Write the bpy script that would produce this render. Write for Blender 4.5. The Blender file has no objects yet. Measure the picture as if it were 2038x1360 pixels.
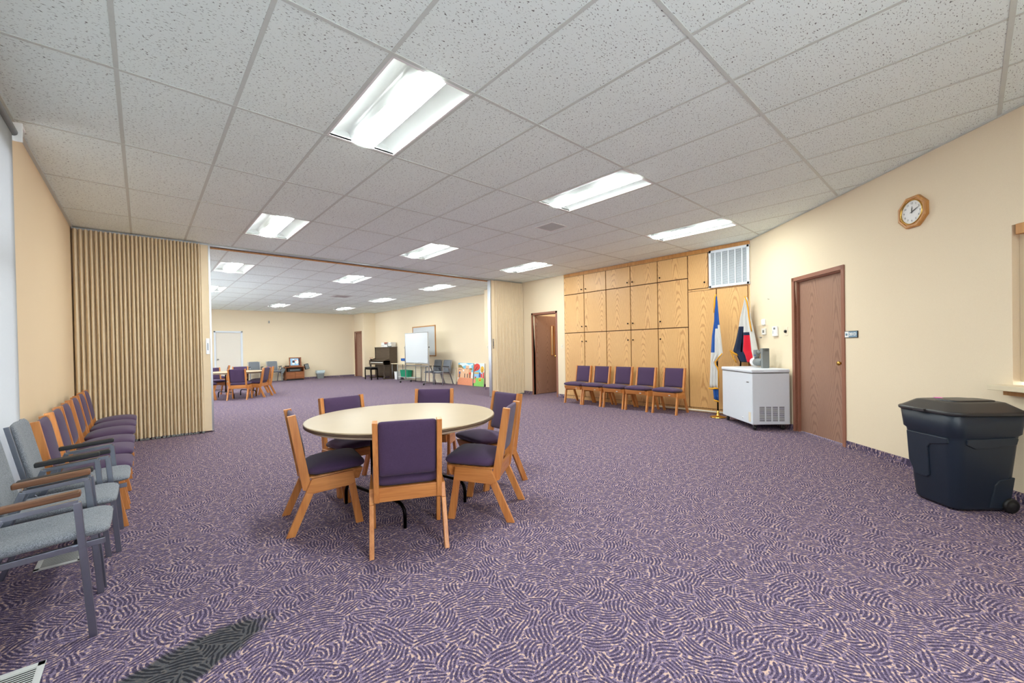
import bpy, math, random
from mathutils import Vector, Matrix
random.seed(7)
PI = math.pi
S = bpy.context.scene
COL = S.collection
CEIL = 3.024
YP = 5.95          # line of the folding partition
XR = 7.82          # face of the right hand wall of the near room
XREC = 8.40        # recessed wall of the far room
YF = 18.01         # far wall
R2 = math.sqrt(2)

# ------------------------------------------------------------------ helpers
class MB:
    """collects shapes into one mesh"""
    def __init__(s): s.v=[]; s.f=[]; s.m=[]; s.sm=[]
    def add(s, vs, fs, mi=0, smooth=False):
        o=len(s.v); s.v+= [tuple(v) for v in vs]
        for f in fs: s.f.append(tuple(i+o for i in f)); s.m.append(mi); s.sm.append(smooth)
        return s
    def box(s, x0,x1,y0,y1,z0,z1, mi=0, M=None):
        vs=[Vector(p) for p in ((x0,y0,z0),(x1,y0,z0),(x1,y1,z0),(x0,y1,z0),(x0,y0,z1),(x1,y0,z1),(x1,y1,z1),(x0,y1,z1))]
        if M is not None: vs=[M@v for v in vs]
        return s.add(vs, [(0,3,2,1),(4,5,6,7),(0,1,5,4),(1,2,6,5),(2,3,7,6),(3,0,4,7)], mi)
    def prism(s, poly, a0, a1, axis='x', mi=0, M=None):
        """poly in the plane across axis, extruded from a0 to a1"""
        def P(p,a):
            if axis=='x': return Vector((a,p[0],p[1]))
            if axis=='y': return Vector((p[0],a,p[1]))
            return Vector((p[0],p[1],a))
        n=len(poly); vs=[P(p,a0) for p in poly]+[P(p,a1) for p in poly]
        if M is not None: vs=[M@v for v in vs]
        fs=[tuple(range(n)), tuple(range(2*n-1,n-1,-1))]+[(i,i+n,(i+1)%n+n,(i+1)%n) for i in range(n)]
        return s.add(vs,fs,mi)
    def tube(s, pts, r, n=10, mi=0, closed=False, sq=None):
        pts=[Vector(p) for p in pts]; rings=[]
        L=len(pts); up0=None
        for i,p in enumerate(pts):
            if closed: t=(pts[(i+1)%L]-pts[i-1])
            else: t=(pts[min(i+1,L-1)]-pts[max(i-1,0)])
            t.normalize()
            if up0 is None:
                up0=Vector((0,0,1)) if abs(t.z)<.9 else Vector((1,0,0))
            a=t.cross(up0)
            if a.length<1e-4: a=t.cross(Vector((0,1,0)))
            a.normalize(); b=a.cross(t).normalized(); up0=b
            rr=r[i] if isinstance(r,(list,tuple)) else r
            ring=[]
            if sq:
                w,h=sq
                for (cx,cy) in ((-w,-h),(w,-h),(w,h),(-w,h)): ring.append(p+a*cx+b*cy)
            else:
                for k in range(n):
                    an=2*PI*k/n; ring.append(p+a*math.cos(an)*rr+b*math.sin(an)*rr)
            rings.append(ring)
        m=len(rings[0]); vs=[v for g in rings for v in g]; fs=[]
        for i in range(L if closed else L-1):
            j=(i+1)%L
            for k in range(m): fs.append((i*m+k,i*m+(k+1)%m,j*m+(k+1)%m,j*m+k))
        s.add(vs,fs,mi,smooth=not sq)
        if not closed:
            s.add([*rings[0]],[tuple(range(m-1,-1,-1))],mi); s.add([*rings[-1]],[tuple(range(m))],mi)
        return s
    def lathe(s, prof, c=(0,0,0), n=24, mi=0, axis='z', M=None, smooth=True, cap=True):
        vs=[];
        for r,h in prof:
            for k in range(n):
                a=2*PI*k/n; x,y=r*math.cos(a),r*math.sin(a)
                v=Vector((x,y,h)) if axis=='z' else (Vector((h,x,y)) if axis=='x' else Vector((x,h,y)))
                if M is not None: v=M@v
                vs.append(v+Vector(c))
        fs=[]
        for i in range(len(prof)-1):
            for k in range(n): fs.append((i*n+k,i*n+(k+1)%n,(i+1)*n+(k+1)%n,(i+1)*n+k))
        s.add(vs,fs,mi,smooth)
        L=len(prof)-1
        if not cap: return s
        if prof[0][0]>1e-5: s.add(vs[:n],[tuple(range(n-1,-1,-1))],mi)
        if prof[L][0]>1e-5: s.add(vs[-n:],[tuple(range(n))],mi)
        return s
    def pillow(s, c, a, b, h, e=.28, warp=None, mi=0, nu=28, nv=14, M=None):
        """rounded cushion (super-ellipsoid) with half sizes a,b,h"""
        def sg(x,p): return math.copysign(abs(x)**p,x)
        vs=[]; fs=[]
        for i in range(nv+1):
            ph=-PI/2+PI*i/nv
            for k in range(nu):
                th=2*PI*k/nu
                x=a*sg(math.cos(ph),.45)*sg(math.cos(th),e); y=b*sg(math.cos(ph),.45)*sg(math.sin(th),e); z=h*sg(math.sin(ph),.8)
                if warp: x,y,z=warp(x,y,z)
                v=Vector((x,y,z))
                if M is not None: v=M@v
                vs.append(v+Vector(c))
        for i in range(nv):
            for k in range(nu): fs.append((i*nu+k,i*nu+(k+1)%nu,(i+1)*nu+(k+1)%nu,(i+1)*nu+k))
        return s.add(vs,fs,mi,True)
    def quad(s,a,b,c,d,mi=0): return s.add([a,b,c,d],[(0,1,2,3)],mi)

def mesh(name, mb, mats):
    me=bpy.data.meshes.new(name); me.from_pydata([tuple(v) for v in mb.v],[],mb.f)
    if not isinstance(mats,(list,tuple)): mats=[mats]
    for m in mats: me.materials.append(m)
    for p,mi,sm in zip(me.polygons,mb.m,mb.sm): p.material_index=mi; p.use_smooth=sm
    me.validate(); me.update()
    import bmesh
    bm=bmesh.new(); bm.from_mesh(me); bmesh.ops.remove_doubles(bm,verts=bm.verts,dist=1e-6)
    bmesh.ops.recalc_face_normals(bm,faces=bm.faces); bm.to_mesh(me); bm.free()
    return me
def part(name, mb, mats, parent=None, bevel=0, label=None, stuff=False):
    o=bpy.data.objects.new(name, mesh(name,mb,mats)); COL.objects.link(o)
    if parent: o.parent=parent
    if bevel:
        m=o.modifiers.new('bevel','BEVEL'); m.width=bevel; m.segments=2; m.limit_method='ANGLE'; m.angle_limit=.6
    if label: o['label']=label
    if stuff: o['kind']='stuff'
    return o
def tag(o,label,cat,group=None):
    o['label']=label; o['category']=cat
    if group: o['group']=group
    return o
def thing(name,label,cat,loc=(0,0,0),rz=0,group=None):
    o=bpy.data.objects.new(name,None); COL.objects.link(o); o.empty_display_size=.1
    o.location=loc; o.rotation_euler=(0,0,rz); return tag(o,label,cat,group)
def struct(name,mb,mats,bevel=0,parent=None):
    o=part(name,mb,mats,parent,bevel)
    if not parent: o['kind']='structure'
    return o
def sthing(name,loc=(0,0,0),rz=0):
    o=bpy.data.objects.new(name,None); COL.objects.link(o); o.location=loc; o.rotation_euler=(0,0,rz)
    o['kind']='structure'; return o
def dup(root,loc,rz,label,group=None):
    r=root.copy(); COL.objects.link(r); r.location=loc; r.rotation_euler=(0,0,rz); r['label']=label
    if group: r['group']=group
    for ch in list(root.children):
        c=ch.copy(); COL.objects.link(c); c.parent=r
        for g in list(ch.children):
            d=g.copy(); COL.objects.link(d); d.parent=c
    return r
def face(fx,fy): return math.atan2(fy,fx)-PI/2     # local +Y looks along (fx,fy)
def text_mesh(body,size,depth,M,mat,parent,name='lettering',align='CENTER',bold=0):
    cu=bpy.data.curves.new('t','FONT'); cu.body=body; cu.size=size; cu.extrude=depth; cu.align_x=align; cu.align_y='CENTER'; cu.offset=bold
    o=bpy.data.objects.new('t',cu); COL.objects.link(o)
    dg=bpy.context.evaluated_depsgraph_get(); dg.update()
    me=bpy.data.meshes.new_from_object(o.evaluated_get(dg)); bpy.data.objects.remove(o)
    me.transform(M); me.materials.clear(); me.materials.append(mat)
    p=bpy.data.objects.new(name,me); COL.objects.link(p); p.parent=parent; return p

# ------------------------------------------------------------------ materials
def lin(c):
    return tuple(((x/255)/12.92 if x/255<=.04045 else ((x/255+.055)/1.055)**2.4) for x in c)+(1,)
class NT:
    def __init__(s,name):
        s.mat=bpy.data.materials.new(name); s.mat.use_nodes=True; s.t=s.mat.node_tree; s.n=s.t.nodes; s.l=s.t.links
        s.b=s.n['Principled BSDF']
    def node(s,t,**k):
        n=s.n.new(t)
        for a,b in k.items(): setattr(n,a,b)
        return n
    def set(s,inp,v):
        if hasattr(v,'is_output') or isinstance(v,bpy.types.NodeSocket): s.l.new(v,inp)
        else: inp.default_value=v
    def math(s,op,a,b=None,c=None,clamp=False):
        n=s.node('ShaderNodeMath',operation=op); n.use_clamp=clamp; s.set(n.inputs[0],a)
        if b is not None: s.set(n.inputs[1],b)
        if c is not None: s.set(n.inputs[2],c)
        return n.outputs[0]
    def vmath(s,op,a,b=None):
        n=s.node('ShaderNodeVectorMath',operation=op); s.set(n.inputs[0],a)
        if b is not None: s.set(n.inputs[1],b)
        return n.outputs['Value' if op in('LENGTH','DISTANCE','DOT_PRODUCT') else 'Vector']
    def mix(s,f,a,b):
        n=s.node('ShaderNodeMix',data_type='RGBA'); s.set(n.inputs['Factor'],f); s.set(n.inputs['A'],a) if False else None
        s.set(n.inputs[6],a); s.set(n.inputs[7],b); return n.outputs[2]
    def noise(s,vec,scale,detail=2,rough=.5,dist=0):
        n=s.node('ShaderNodeTexNoise'); s.set(n.inputs['Vector'],vec); n.inputs['Scale'].default_value=scale
        n.inputs['Detail'].default_value=detail; n.inputs['Roughness'].default_value=rough; n.inputs['Distortion'].default_value=dist
        return n.outputs['Fac']
    def coord(s,rand=True):
        tc=s.node('ShaderNodeTexCoord').outputs['Object']
        if not rand: return tc
        r=s.node('ShaderNodeObjectInfo').outputs['Random']
        cx=s.node('ShaderNodeCombineXYZ'); 
        for i in range(3): s.l.new(s.math('MULTIPLY',r,13.7*(i+1)),cx.inputs[i])
        return s.vmath('ADD',tc,cx.outputs[0])
    def scale(s,v,x,y,z):
        return s.vmath('MULTIPLY',v,(x,y,z))
    def ramp(s,f,a,b):
        n=s.node('ShaderNodeMapRange'); s.set(n.inputs[0],f); n.inputs[1].default_value=a; n.inputs[2].default_value=b
        n.clamp=True; return n.outputs[0]
    def out(s,col,rough=.6,metal=0,bump=None,bs=.2,bd=.002,spec=.5):
        s.set(s.b.inputs['Base Color'],col); s.set(s.b.inputs['Roughness'],rough); s.b.inputs['Metallic'].default_value=metal
        s.b.inputs['Specular IOR Level'].default_value=spec
        if bump is not None:
            bn=s.node('ShaderNodeBump'); bn.inputs['Strength'].default_value=bs; bn.inputs['Distance'].default_value=bd
            s.l.new(bump,bn.inputs['Height']); s.l.new(bn.outputs[0],s.b.inputs['Normal'])
        return s.mat
def plain(name,c,rough=.5,metal=0,var=.06,scale=30,spec=.5):
    t=NT(name); v=t.coord(); n=t.noise(v,scale,3)
    c0=lin(c); a=tuple(x*(1-var) for x in c0[:3])+(1,); b=tuple(min(1,x*(1+var)) for x in c0[:3])+(1,)
    return t.out(t.mix(n,a,b),rough,metal,spec=spec)
def fabric(name,c,c2,rough=.95,sc=900):
    t=NT(name); v=t.coord(); n=t.noise(v,sc,2); n2=t.noise(v,14,3)
    f=t.ramp(n,.35,.65); col=t.mix(f,lin(c),lin(c2)); 
    col=t.mix(t.math('MULTIPLY',n2,.25),col,lin(c))
    m=t.out(col,rough,bump=n,bs=.35,bd=.001,spec=.15); t.b.inputs['Sheen Weight'].default_value=.15; return m
def wood(name,dark,light,axis='z',sc=1.0,rough=.42,cath=0.0):
    t=NT(name); v=t.coord()
    k={'x':(1.2,18,18),'y':(18,1.2,18),'z':(18,18,1.2)}[axis]
    n1=t.noise(t.scale(v,*(x*sc for x in k)),1.6,4,.6)
    k2={'x':(8,220,220),'y':(220,8,220),'z':(220,220,8)}[axis]
    n2=t.noise(t.scale(v,*(x*sc for x in k2)),1,2)
    f=t.math('MULTIPLY_ADD',n1,.8,t.math('MULTIPLY',n2,.3)); f=t.ramp(f,.35,.78)
    return t.out(t.mix(f,lin(dark),lin(light)),rough,bump=n2,bs=.08,bd=.001)
def oak_panel(name,base,light,dark,rough=.4):
    """flat sawn veneer with cathedral figure, grain running along z"""
    t=NT(name); v=t.coord()
    sp=t.node('ShaderNodeSeparateXYZ'); t.l.new(v,sp.inputs[0]); y=t.math('ADD',sp.outputs[1],sp.outputs[0]); z=sp.outputs[2]
    big=t.noise(t.scale(v,2.2,2.2,.5),1,2,.4)
    yy=t.math('MULTIPLY',t.math('PINGPONG',y,.2),1)           # mirrored veneer leaves
    h=t.math('ADD',t.math('MULTIPLY',t.math('MULTIPLY',yy,yy),26),t.math('MULTIPLY',z,.55))
    h=t.math('ADD',h,t.math('MULTIPLY',big,1.3)); 
    wob=t.noise(t.scale(v,14,14,3.5),1,3,.6); h=t.math('ADD',h,t.math('MULTIPLY',wob,.16))
    st=t.math('SINE',t.math('MULTIPLY',h,62)); st=t.ramp(st,.1,1.0)
    pore=t.noise(t.scale(v,260,260,9),1,2); pf=t.ramp(pore,.45,.7)
    col=t.mix(t.math('MULTIPLY',st,.7),lin(base),lin(dark)); col=t.mix(t.math('MULTIPLY',pf,.22),col,lin(dark))
    col=t.mix(t.math('MULTIPLY',t.noise(t.scale(v,3,3,.6),1,2),.4),col,lin(light))
    return t.out(col,rough,bump=pore,bs=.05,bd=.001)
def metal(name,c,rough=.3): return plain(name,c,rough,1.0,.05,60)
def emis(name,c,st):
    t=NT(name); t.b.inputs['Emission Color'].default_value=lin(c); t.b.inputs['Emission Strength'].default_value=st
    t.b.inputs['Base Color'].default_value=lin(c); return t.mat

SCV=10.4
def carpet(name,shadow_patch=True):
    t=NT(name); P=t.node('ShaderNodeTexCoord').outputs['Object']
    P=t.vmath('MULTIPLY',P,(1,1,0)) if shadow_patch else P
    wn=t.node('ShaderNodeTexNoise'); wn.inputs['Scale'].default_value=9; wn.inputs['Detail'].default_value=1; t.l.new(P,wn.inputs['Vector'])
    wob=t.vmath('MULTIPLY',t.vmath('SUBTRACT',wn.outputs['Color'],(.5,.5,.5)),(.035,.035,0)); Q=t.vmath('ADD',P,wob)
    vo=t.node('ShaderNodeTexVoronoi'); vo.voronoi_dimensions='2D' if shadow_patch else '3D'; vo.inputs['Scale'].default_value=SCV; vo.inputs['Randomness'].default_value=.95
    t.l.new(Q,vo.inputs['Vector']); sc=t.node('ShaderNodeSeparateColor'); t.l.new(vo.outputs['Color'],sc.inputs[0])
    ve=t.node('ShaderNodeTexVoronoi'); ve.feature='DISTANCE_TO_EDGE'; ve.voronoi_dimensions=vo.voronoi_dimensions; ve.inputs['Scale'].default_value=SCV; ve.inputs['Randomness'].default_value=.95
    t.l.new(Q,ve.inputs['Vector'])
    ang=t.math('MULTIPLY',sc.outputs[0],2*PI); cx=t.node('ShaderNodeCombineXYZ')
    rad=t.math('MULTIPLY_ADD',sc.outputs[1],.30,.04)
    t.l.new(t.math('MULTIPLY',t.math('COSINE',ang),rad),cx.inputs[0]); t.l.new(t.math('MULTIPLY',t.math('SINE',ang),rad),cx.inputs[1])
    loc=t.vmath('ADD',t.vmath('SUBTRACT',Q,vo.outputs['Position']),cx.outputs[0])
    d=t.vmath('LENGTH',loc)
    st=t.math('SINE',t.math('MULTIPLY',d,2*PI/.0185))
    brk=t.noise(P,34,2,.6); brk2=t.noise(P,60,1)
    st=t.math('ADD',st,t.math('MULTIPLY',t.math('SUBTRACT',brk,.5),3.4))
    st=t.math('ADD',st,t.math('MULTIPLY',t.math('SUBTRACT',t.ramp(ve.outputs['Distance'],.0,.09),1),1.3))
    f=t.ramp(st,-.40,.10)                                    # 1 = dark stroke
    beige=t.math('MULTIPLY',t.ramp(t.math('MULTIPLY',st,-1),.45,.75),t.ramp(brk2,.50,.57))
    wv=t.noise(P,210,1); wv2=t.noise(t.scale(P,190,120,190),1,1)
    lt=t.mix(t.ramp(wv,.35,.65),lin((98,84,108)),lin((142,126,150)))
    dk=t.mix(t.ramp(wv2,.35,.65),lin((56,47,68)),lin((96,84,108)))
    col=t.mix(f,lt,dk); col=t.mix(t.math('MULTIPLY',beige,.85),col,lin((206,174,154)))
    if shadow_patch:
        # dark grey shadow in the foreground, painted into the carpet colour
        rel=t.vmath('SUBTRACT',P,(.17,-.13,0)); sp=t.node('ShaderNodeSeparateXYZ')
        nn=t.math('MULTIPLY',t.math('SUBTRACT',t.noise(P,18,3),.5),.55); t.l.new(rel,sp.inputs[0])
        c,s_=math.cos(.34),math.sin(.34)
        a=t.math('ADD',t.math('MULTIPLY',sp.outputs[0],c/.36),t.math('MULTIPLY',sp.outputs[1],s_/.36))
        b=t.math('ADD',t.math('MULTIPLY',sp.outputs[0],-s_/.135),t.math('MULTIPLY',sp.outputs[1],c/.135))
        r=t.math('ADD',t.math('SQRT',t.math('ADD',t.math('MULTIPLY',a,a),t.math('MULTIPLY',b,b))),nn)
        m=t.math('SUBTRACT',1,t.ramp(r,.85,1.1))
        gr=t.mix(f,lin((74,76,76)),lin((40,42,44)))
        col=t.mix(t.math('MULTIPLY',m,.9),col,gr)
    hb=t.math('ADD',t.math('MULTIPLY',wv,.6),t.math('MULTIPLY',t.math('SUBTRACT',1,f),.8))
    return t.out(col,.97,bump=hb,bs=.35,bd=.003,spec=.1)
def ceiling_tile():
    t=NT('ceiling tile'); v=t.coord(False); wn=t.node('ShaderNodeTexNoise'); wn.inputs['Scale'].default_value=30; t.l.new(v,wn.inputs['Vector'])
    q=t.vmath('ADD',v,t.vmath('MULTIPLY',t.vmath('SUBTRACT',wn.outputs['Color'],(.5,.5,.5)),(.02,.03,0)))
    n=t.noise(t.scale(q,54,165,1),1,1.2,.4); f=t.ramp(n,.65,.69)
    m=t.noise(v,300,1); pin=t.ramp(m,.70,.74)
    base=t.mix(t.noise(v,2.2,2),lin((236,246,242)),lin((243,252,248)))
    col=t.mix(t.math('MULTIPLY',f,.92),base,lin((84,82,80))); col=t.mix(t.math('MULTIPLY',pin,.35),col,lin((120,118,116)))
    return t.out(col,.95,bump=t.math('SUBTRACT',1,t.math('MAXIMUM',f,m)),bs=.3,bd=.003,spec=.1)
def wallpaint(name,c,c2):
    t=NT(name); v=t.coord(False); n=t.noise(t.scale(v,1,1,.35),500,1); big=t.noise(v,1.3,3)
    col=t.mix(big,lin(c),lin(c2)); col=t.mix(t.math('MULTIPLY',t.ramp(n,.4,.7),.10),col,lin((190,160,120)))
    return t.out(col,.85,bump=n,bs=.12,bd=.001,spec=.2)

M={}
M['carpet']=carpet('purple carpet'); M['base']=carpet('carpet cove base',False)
M['ceil']=ceiling_tile()
M['tee']=plain('painted ceiling grid',(206,212,206),.5)
M['wall']=wallpaint('cream wall',(238,222,194),(235,218,190))
M['wall2']=wallpaint('cream wall covering',(236,212,178),(233,208,174))
M['white']=plain('white enamel',(222,228,236),.35,var=.02)
M['white2']=plain('white plastic',(238,238,236),.45,var=.02)
M['cream']=plain('cream enamel',(232,220,196),.5,var=.03)
M['beige']=plain('beige laminate',(226,210,180),.45,var=.03)
M['oak']=oak_panel('oak veneer',(222,174,112),(234,192,134),(168,108,54))
M['oakedge']=wood('oak edge',(176,118,60),(214,156,88))
M['gap']=plain('dark gap',(84,52,28),.8)
M['chairwood']=wood('chair oak',(176,104,50),(220,150,84),axis='y',rough=.35)
M['chairwoodz']=wood('chair oak upright',(176,104,50),(220,150,84),axis='z',rough=.35)
M['chairwoodx']=wood('chair oak cross',(176,104,50),(220,150,84),axis='x',rough=.35)
M['purple']=fabric('purple upholstery',(60,44,70),(94,72,102))
M['greyfab']=fabric('grey upholstery',(94,98,104),(150,153,160),sc=260)
M['chrome']=metal('brushed chrome',(150,156,168),.28)
M['armwood']=wood('walnut armrest',(78,50,32),(140,92,58),axis='y',rough=.4)
M['black']=plain('black plastic',(26,26,28),.5)
M['blackm']=metal('black metal',(24,22,24),.4)
M['walnut']=oak_panel('walnut door veneer',(154,116,96),(184,148,128),(108,74,58),.45)
M['framebrown']=plain('brown metal door frame',(148,98,78),.45,var=.05)
M['alu']=metal('aluminium',(196,200,206),.3)
M['steel']=metal('steel',(150,152,154),.35)
M['brass']=metal('brass',(206,166,86),.25)
M['goldfringe']=fabric('gold fringe',(196,128,20),(240,178,60),sc=700)
M['vinyl']=plain('tan pleated vinyl',(228,208,176),.55,var=.05,scale=12)
M['tabletop']=plain('beige table laminate',(172,151,122),.4,var=.05,scale=6)
M['tableedge']=plain('dark table edging',(92,70,52),.5)
M['bin']=plain('black moulded plastic',(26,38,52),.42,var=.25,scale=220)
M['binlid']=plain('black bin lid',(46,46,48),.38,var=.12,scale=160)
M['cream2']=plain('warm white enamel',(226,218,206),.5,var=.02)
M['pink']=plain('pink paper',(240,110,200),.7)
M['piano']=wood('dark piano wood',(58,46,38),(92,76,60),axis='x',rough=.4)
M['standwood']=wood('stand veneer',(120,66,38),(176,110,66),axis='x',rough=.45)
M['glass']=None
t=NT('clear plastic'); t.b.inputs['Transmission Weight'].default_value=1; t.b.inputs['Roughness'].default_value=.05; t.b.inputs['IOR'].default_value=1.3; t.b.inputs['Base Color'].default_value=(.95,.95,.95,1); M['glass']=t.mat
M['tan']=plain('tan shutter',(214,176,136),.5)
M['board']=plain('whiteboard surface',(204,208,212),.2,var=.01)
M['green']=plain('green plastic',(20,140,104),.45)
M['blue']=plain('blue plastic',(20,90,170),.45)
M['greyplastic']=plain('grey plastic',(122,126,126),.5)
M['vent']=plain('vent enamel',(206,206,204),.5)
M['ventdark']=plain('dark duct',(20,18,20),.9)
M['dispsrc']=plain('ceiling diffuser grey',(170,166,164),.6)
M['lamp']=emis('luminaire lens',(242,251,247),12.5)
M['basin']=plain('luminaire reflector',(192,194,193),.5,var=.01)
M['paper']=plain('paper',(230,226,220),.8,var=.08,scale=90)
M['book']=plain('book cover red',(170,84,66),.7)
M['navy']=fabric('navy cloth',(30,40,60),(44,56,84)); M['red']=fabric('red cloth',(196,24,44),(226,50,66)); M['royal']=fabric('blue cloth',(28,70,140),(48,98,176)); M['whitecloth']=fabric('white cloth',(196,194,190),(214,212,208))
M['dim']=wallpaint('corridor wall',(214,190,150),(206,182,144))

# ------------------------------------------------------------------ setting
def wall(name,p,q,opens=(),mat='wall',th=.14,h=CEIL+.04,side=1):
    """wall from p to q (room face on that line), thickness to the outside; opens = (s0,s1,z0,z1)"""
    p=Vector((*p,0)); q=Vector((*q,0)); d=(q-p); L=d.length; d.normalize(); n=Vector((-d.y,d.x,0))*side
    Mx=Matrix(((d.x,n.x,0,p.x),(d.y,n.y,0,p.y),(0,0,1,0),(0,0,0,1)))
    mb=MB(); xs=sorted({0,L,*[o[0] for o in opens],*[o[1] for o in opens]})
    for a,b in zip(xs,xs[1:]):
        o=[w for w in opens if w[0]<=a+1e-6 and w[1]>=b-1e-6]
        if not o: mb.box(a,b,0,th,0,h,M=Mx)
        else:
            if o[0][2]>0: mb.box(a,b,0,th,0,o[0][2],M=Mx)
            mb.box(a,b,0,th,o[0][3],h,M=Mx)
    return struct(name,mb,M[mat])
def xy(s,t): return ((s+t)/R2,(s-t)/R2)          # s along the diagonal wall, t towards it
TW=7.595/R2                                       # wall plane t
def sof(x,y): return (x+y)/R2

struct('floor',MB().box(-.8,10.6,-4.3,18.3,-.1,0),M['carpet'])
# left wall: one wide window beside the camera, three in the far room
wall('wall_left',(-.61,-4.0),(-.61,18.01),[(.9,6.36,.2,2.75),(12.4,14.2,.85,2.5),(15.0,16.8,.85,2.5),(17.6,19.4,.85,2.5)],mat='wall2')
wall('wall_far',(-.61,YF),(8.2,YF),[(2.89,3.77,0,2.10)])
wall('wall_back',(-.61,-4.0),(3.6,-4.0),[(.35,2.35,.85,2.5)],side=-1)
d0=(XR,XR-7.595); sA=sof(*d0)
def sd(s): return sA-s                            # s measured from the corner with the cabinets towards the camera
S1a,S1b=sof(7.013,-.582),sof(6.31,-1.285)        # outer edges of the door frame
SH=sof(5.10,-2.495)                              # left jamb of the serving hatch
wall('wall_diagonal',d0,(3.6,-3.995),[(sd(S1a)+.05,sd(S1b)-.05,0,2.13),(sd(SH),sd(SH)+1.5,.9,2.14)],th=.14,side=1)
wall('wall_right',(XR,4.385),(XR,7.55),[(4.67-4.385,5.48-4.385,0,2.115),(6.35-4.385,7.25-4.385,0,2.115)],side=-1)
wall('wall_recess',(XREC,7.55),(XREC,16.75),side=-1)
wall('wall_cabinet',(XREC+.02,.1),(XREC+.02,4.5),side=-1)
struct('wall_cabinet_return',MB().box(XR+.145,XREC+.02,4.385,4.50,0,CEIL+.04),M['wall'])
struct('wall_recess_return',MB().box(XR+.14,XREC,7.41,7.55,0,CEIL+.04),M['wall'])
struct('wall_far_return',MB().box(7.85,XREC+.1,16.75,16.87,0,CEIL+.04),M['wall'])
wall('wall_closet',(7.85,16.87),(7.85,YF),[(.2,.98,0,2.13)],side=-1,th=.12)

# ceiling made of lay-in panels, open where the luminaires sit
W=.6096; L=1.2192
FIX=[(i,j) for j in (0,3,6,9,12) for i in (2,6,10)]+[(2,-3)]
mb=MB()
for i in range(-1,14):
    for j in range(-4,15):
        if (i,j) in FIX: continue
        mb.quad((i*W,j*L,CEIL),(i*W,(j+1)*L,CEIL),((i+1)*W,(j+1)*L,CEIL),((i+1)*W,j*L,CEIL))
mb.quad((-.8,-4.9,CEIL+.2),(-.8,18.3,CEIL+.2),(9,18.3,CEIL+.2),(9,-4.9,CEIL+.2))
ceil=struct('ceiling',mb,M['ceil'])
mb=MB(); e=.012
for i in range(-1,15): mb.box(i*W-e,i*W+e,-4.0,YF,CEIL-.003,CEIL+.02)
for j in range(-3,15): mb.box(-.61,8.5,j*L-e,j*L+e,CEIL-.004,CEIL+.021)
g=struct('ceiling_grid',mb,M['tee'],parent=ceil)
# wall angle
mb=MB().box(-.61,-.585,-4,YF,CEIL-.012,CEIL+.0)
struct('trim_1',mb,M['tee'])
MAT_t=M['tee']
mb=MB(); Md=Matrix.Translation((*d0,0))@Matrix.Rotation(math.atan2(-1,-1),4,'Z')
mb.box(0,6,-.022,0,CEIL-.01,CEIL,M=Md); struct('trim_2',mb,M['tee'])
# opening between the rooms: partition track
mb=MB(); mb.box(-.6,XR,YP-.05,YP+.05,CEIL-.035,CEIL,0); mb.box(.9,XR,YP-.075,YP-.05,CEIL-.012,CEIL,1); mb.box(.9,XR,YP+.05,YP+.085,CEIL-.05,CEIL,2)
mb.box(-.6,XR,YP-.018,YP+.018,CEIL-.036,CEIL-.03,3)
struct('trim_3',mb,[M['alu'],M['tee'],M['oakedge'],M['ventdark']])

# cove bases in the floor carpet
def baseb(name,p,q,side=1,h=.085,th=.012):
    p=Vector((*p,0)); q=Vector((*q,0)); d=(q-p); Ln=d.length; d.normalize(); n=Vector((-d.y,d.x,0))*side
    Mx=Matrix(((d.x,n.x,0,p.x),(d.y,n.y,0,p.y),(0,0,1,0),(0,0,0,1)))
    struct(name,MB().box(0,Ln,-th,0,0,h,M=Mx),M['base'])
def dp(s,t=TW): return xy(s,t)
baseb('baseboard_diagonal',d0,dp(S1a+.01)); baseb('baseboard_diagonal_2',dp(S1b-.01),(3.6,-3.995))
baseb('baseboard_left',(-.61,-4),(-.61,18)); baseb('baseboard_far',(-.6,YF),(2.2,YF)); baseb('baseboard_far_2',(3.23,YF),(7.85,YF))
baseb('baseboard_right',(XR,4.385),(XR,4.62),-1); baseb('baseboard_right_2',(XR,5.53),(XR,6.30),-1); baseb('baseboard_right_3',(XR,7.30),(XR,7.55),-1)
baseb('baseboard_recess',(XREC,7.55),(XREC,16.75),-1); baseb('baseboard_return',(7.85,16.75),(XREC,16.75),1)
baseb('baseboard_back',(-.6,-4),(3.6,-4),-1)

# ---- windows
def fwin(name,y0,y1,z0,z1,mull):
    r=sthing(name)
    mb=MB(); x0,x1=-.70,-.62; f=.045
    mb.box(x0,x1,y0,y0+f,z0,z1); mb.box(x0,x1,y1-f,y1,z0,z1); mb.box(x0,x1,y0,y1,z0,z0+f); mb.box(x0,x1,y0,y1,z1-f,z1)
    for k in range(1,mull): yy=y0+(y1-y0)*k/mull; mb.box(x0,x1,yy-.025,yy+.025,z0,z1)
    mb.box(x0,x1,y0,y1,z0+(z1-z0)*.68-.02,z0+(z1-z0)*.68+.02)
    part('window_frame',mb,M['blackm'],r)
    g=MB().box(-.665,-.659,y0+.01,y1-.01,z0+.01,z1-.01); gl=part('window_pane',g,M['pane'],r); return r
t=NT('window glass'); tr=t.node('ShaderNodeBsdfTransparent'); gl=t.node('ShaderNodeBsdfGlossy'); gl.inputs['Roughness'].default_value=.02
mx=t.node('ShaderNodeMixShader'); mx.inputs[0].default_value=.06; t.l.new(tr.outputs[0],mx.inputs[1]); t.l.new(gl.outputs[0],mx.inputs[2]); t.l.new(mx.outputs[0],t.n['Material Output'].inputs['Surface']); M['pane']=t.mat
fwin('window_1',-3.1,2.36,.2,2.75,4)
for k,y in enumerate((8.4,11.0,13.6)): fwin('window_%d'%(k+2),y,y+1.8,.85,2.5,2)

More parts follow.
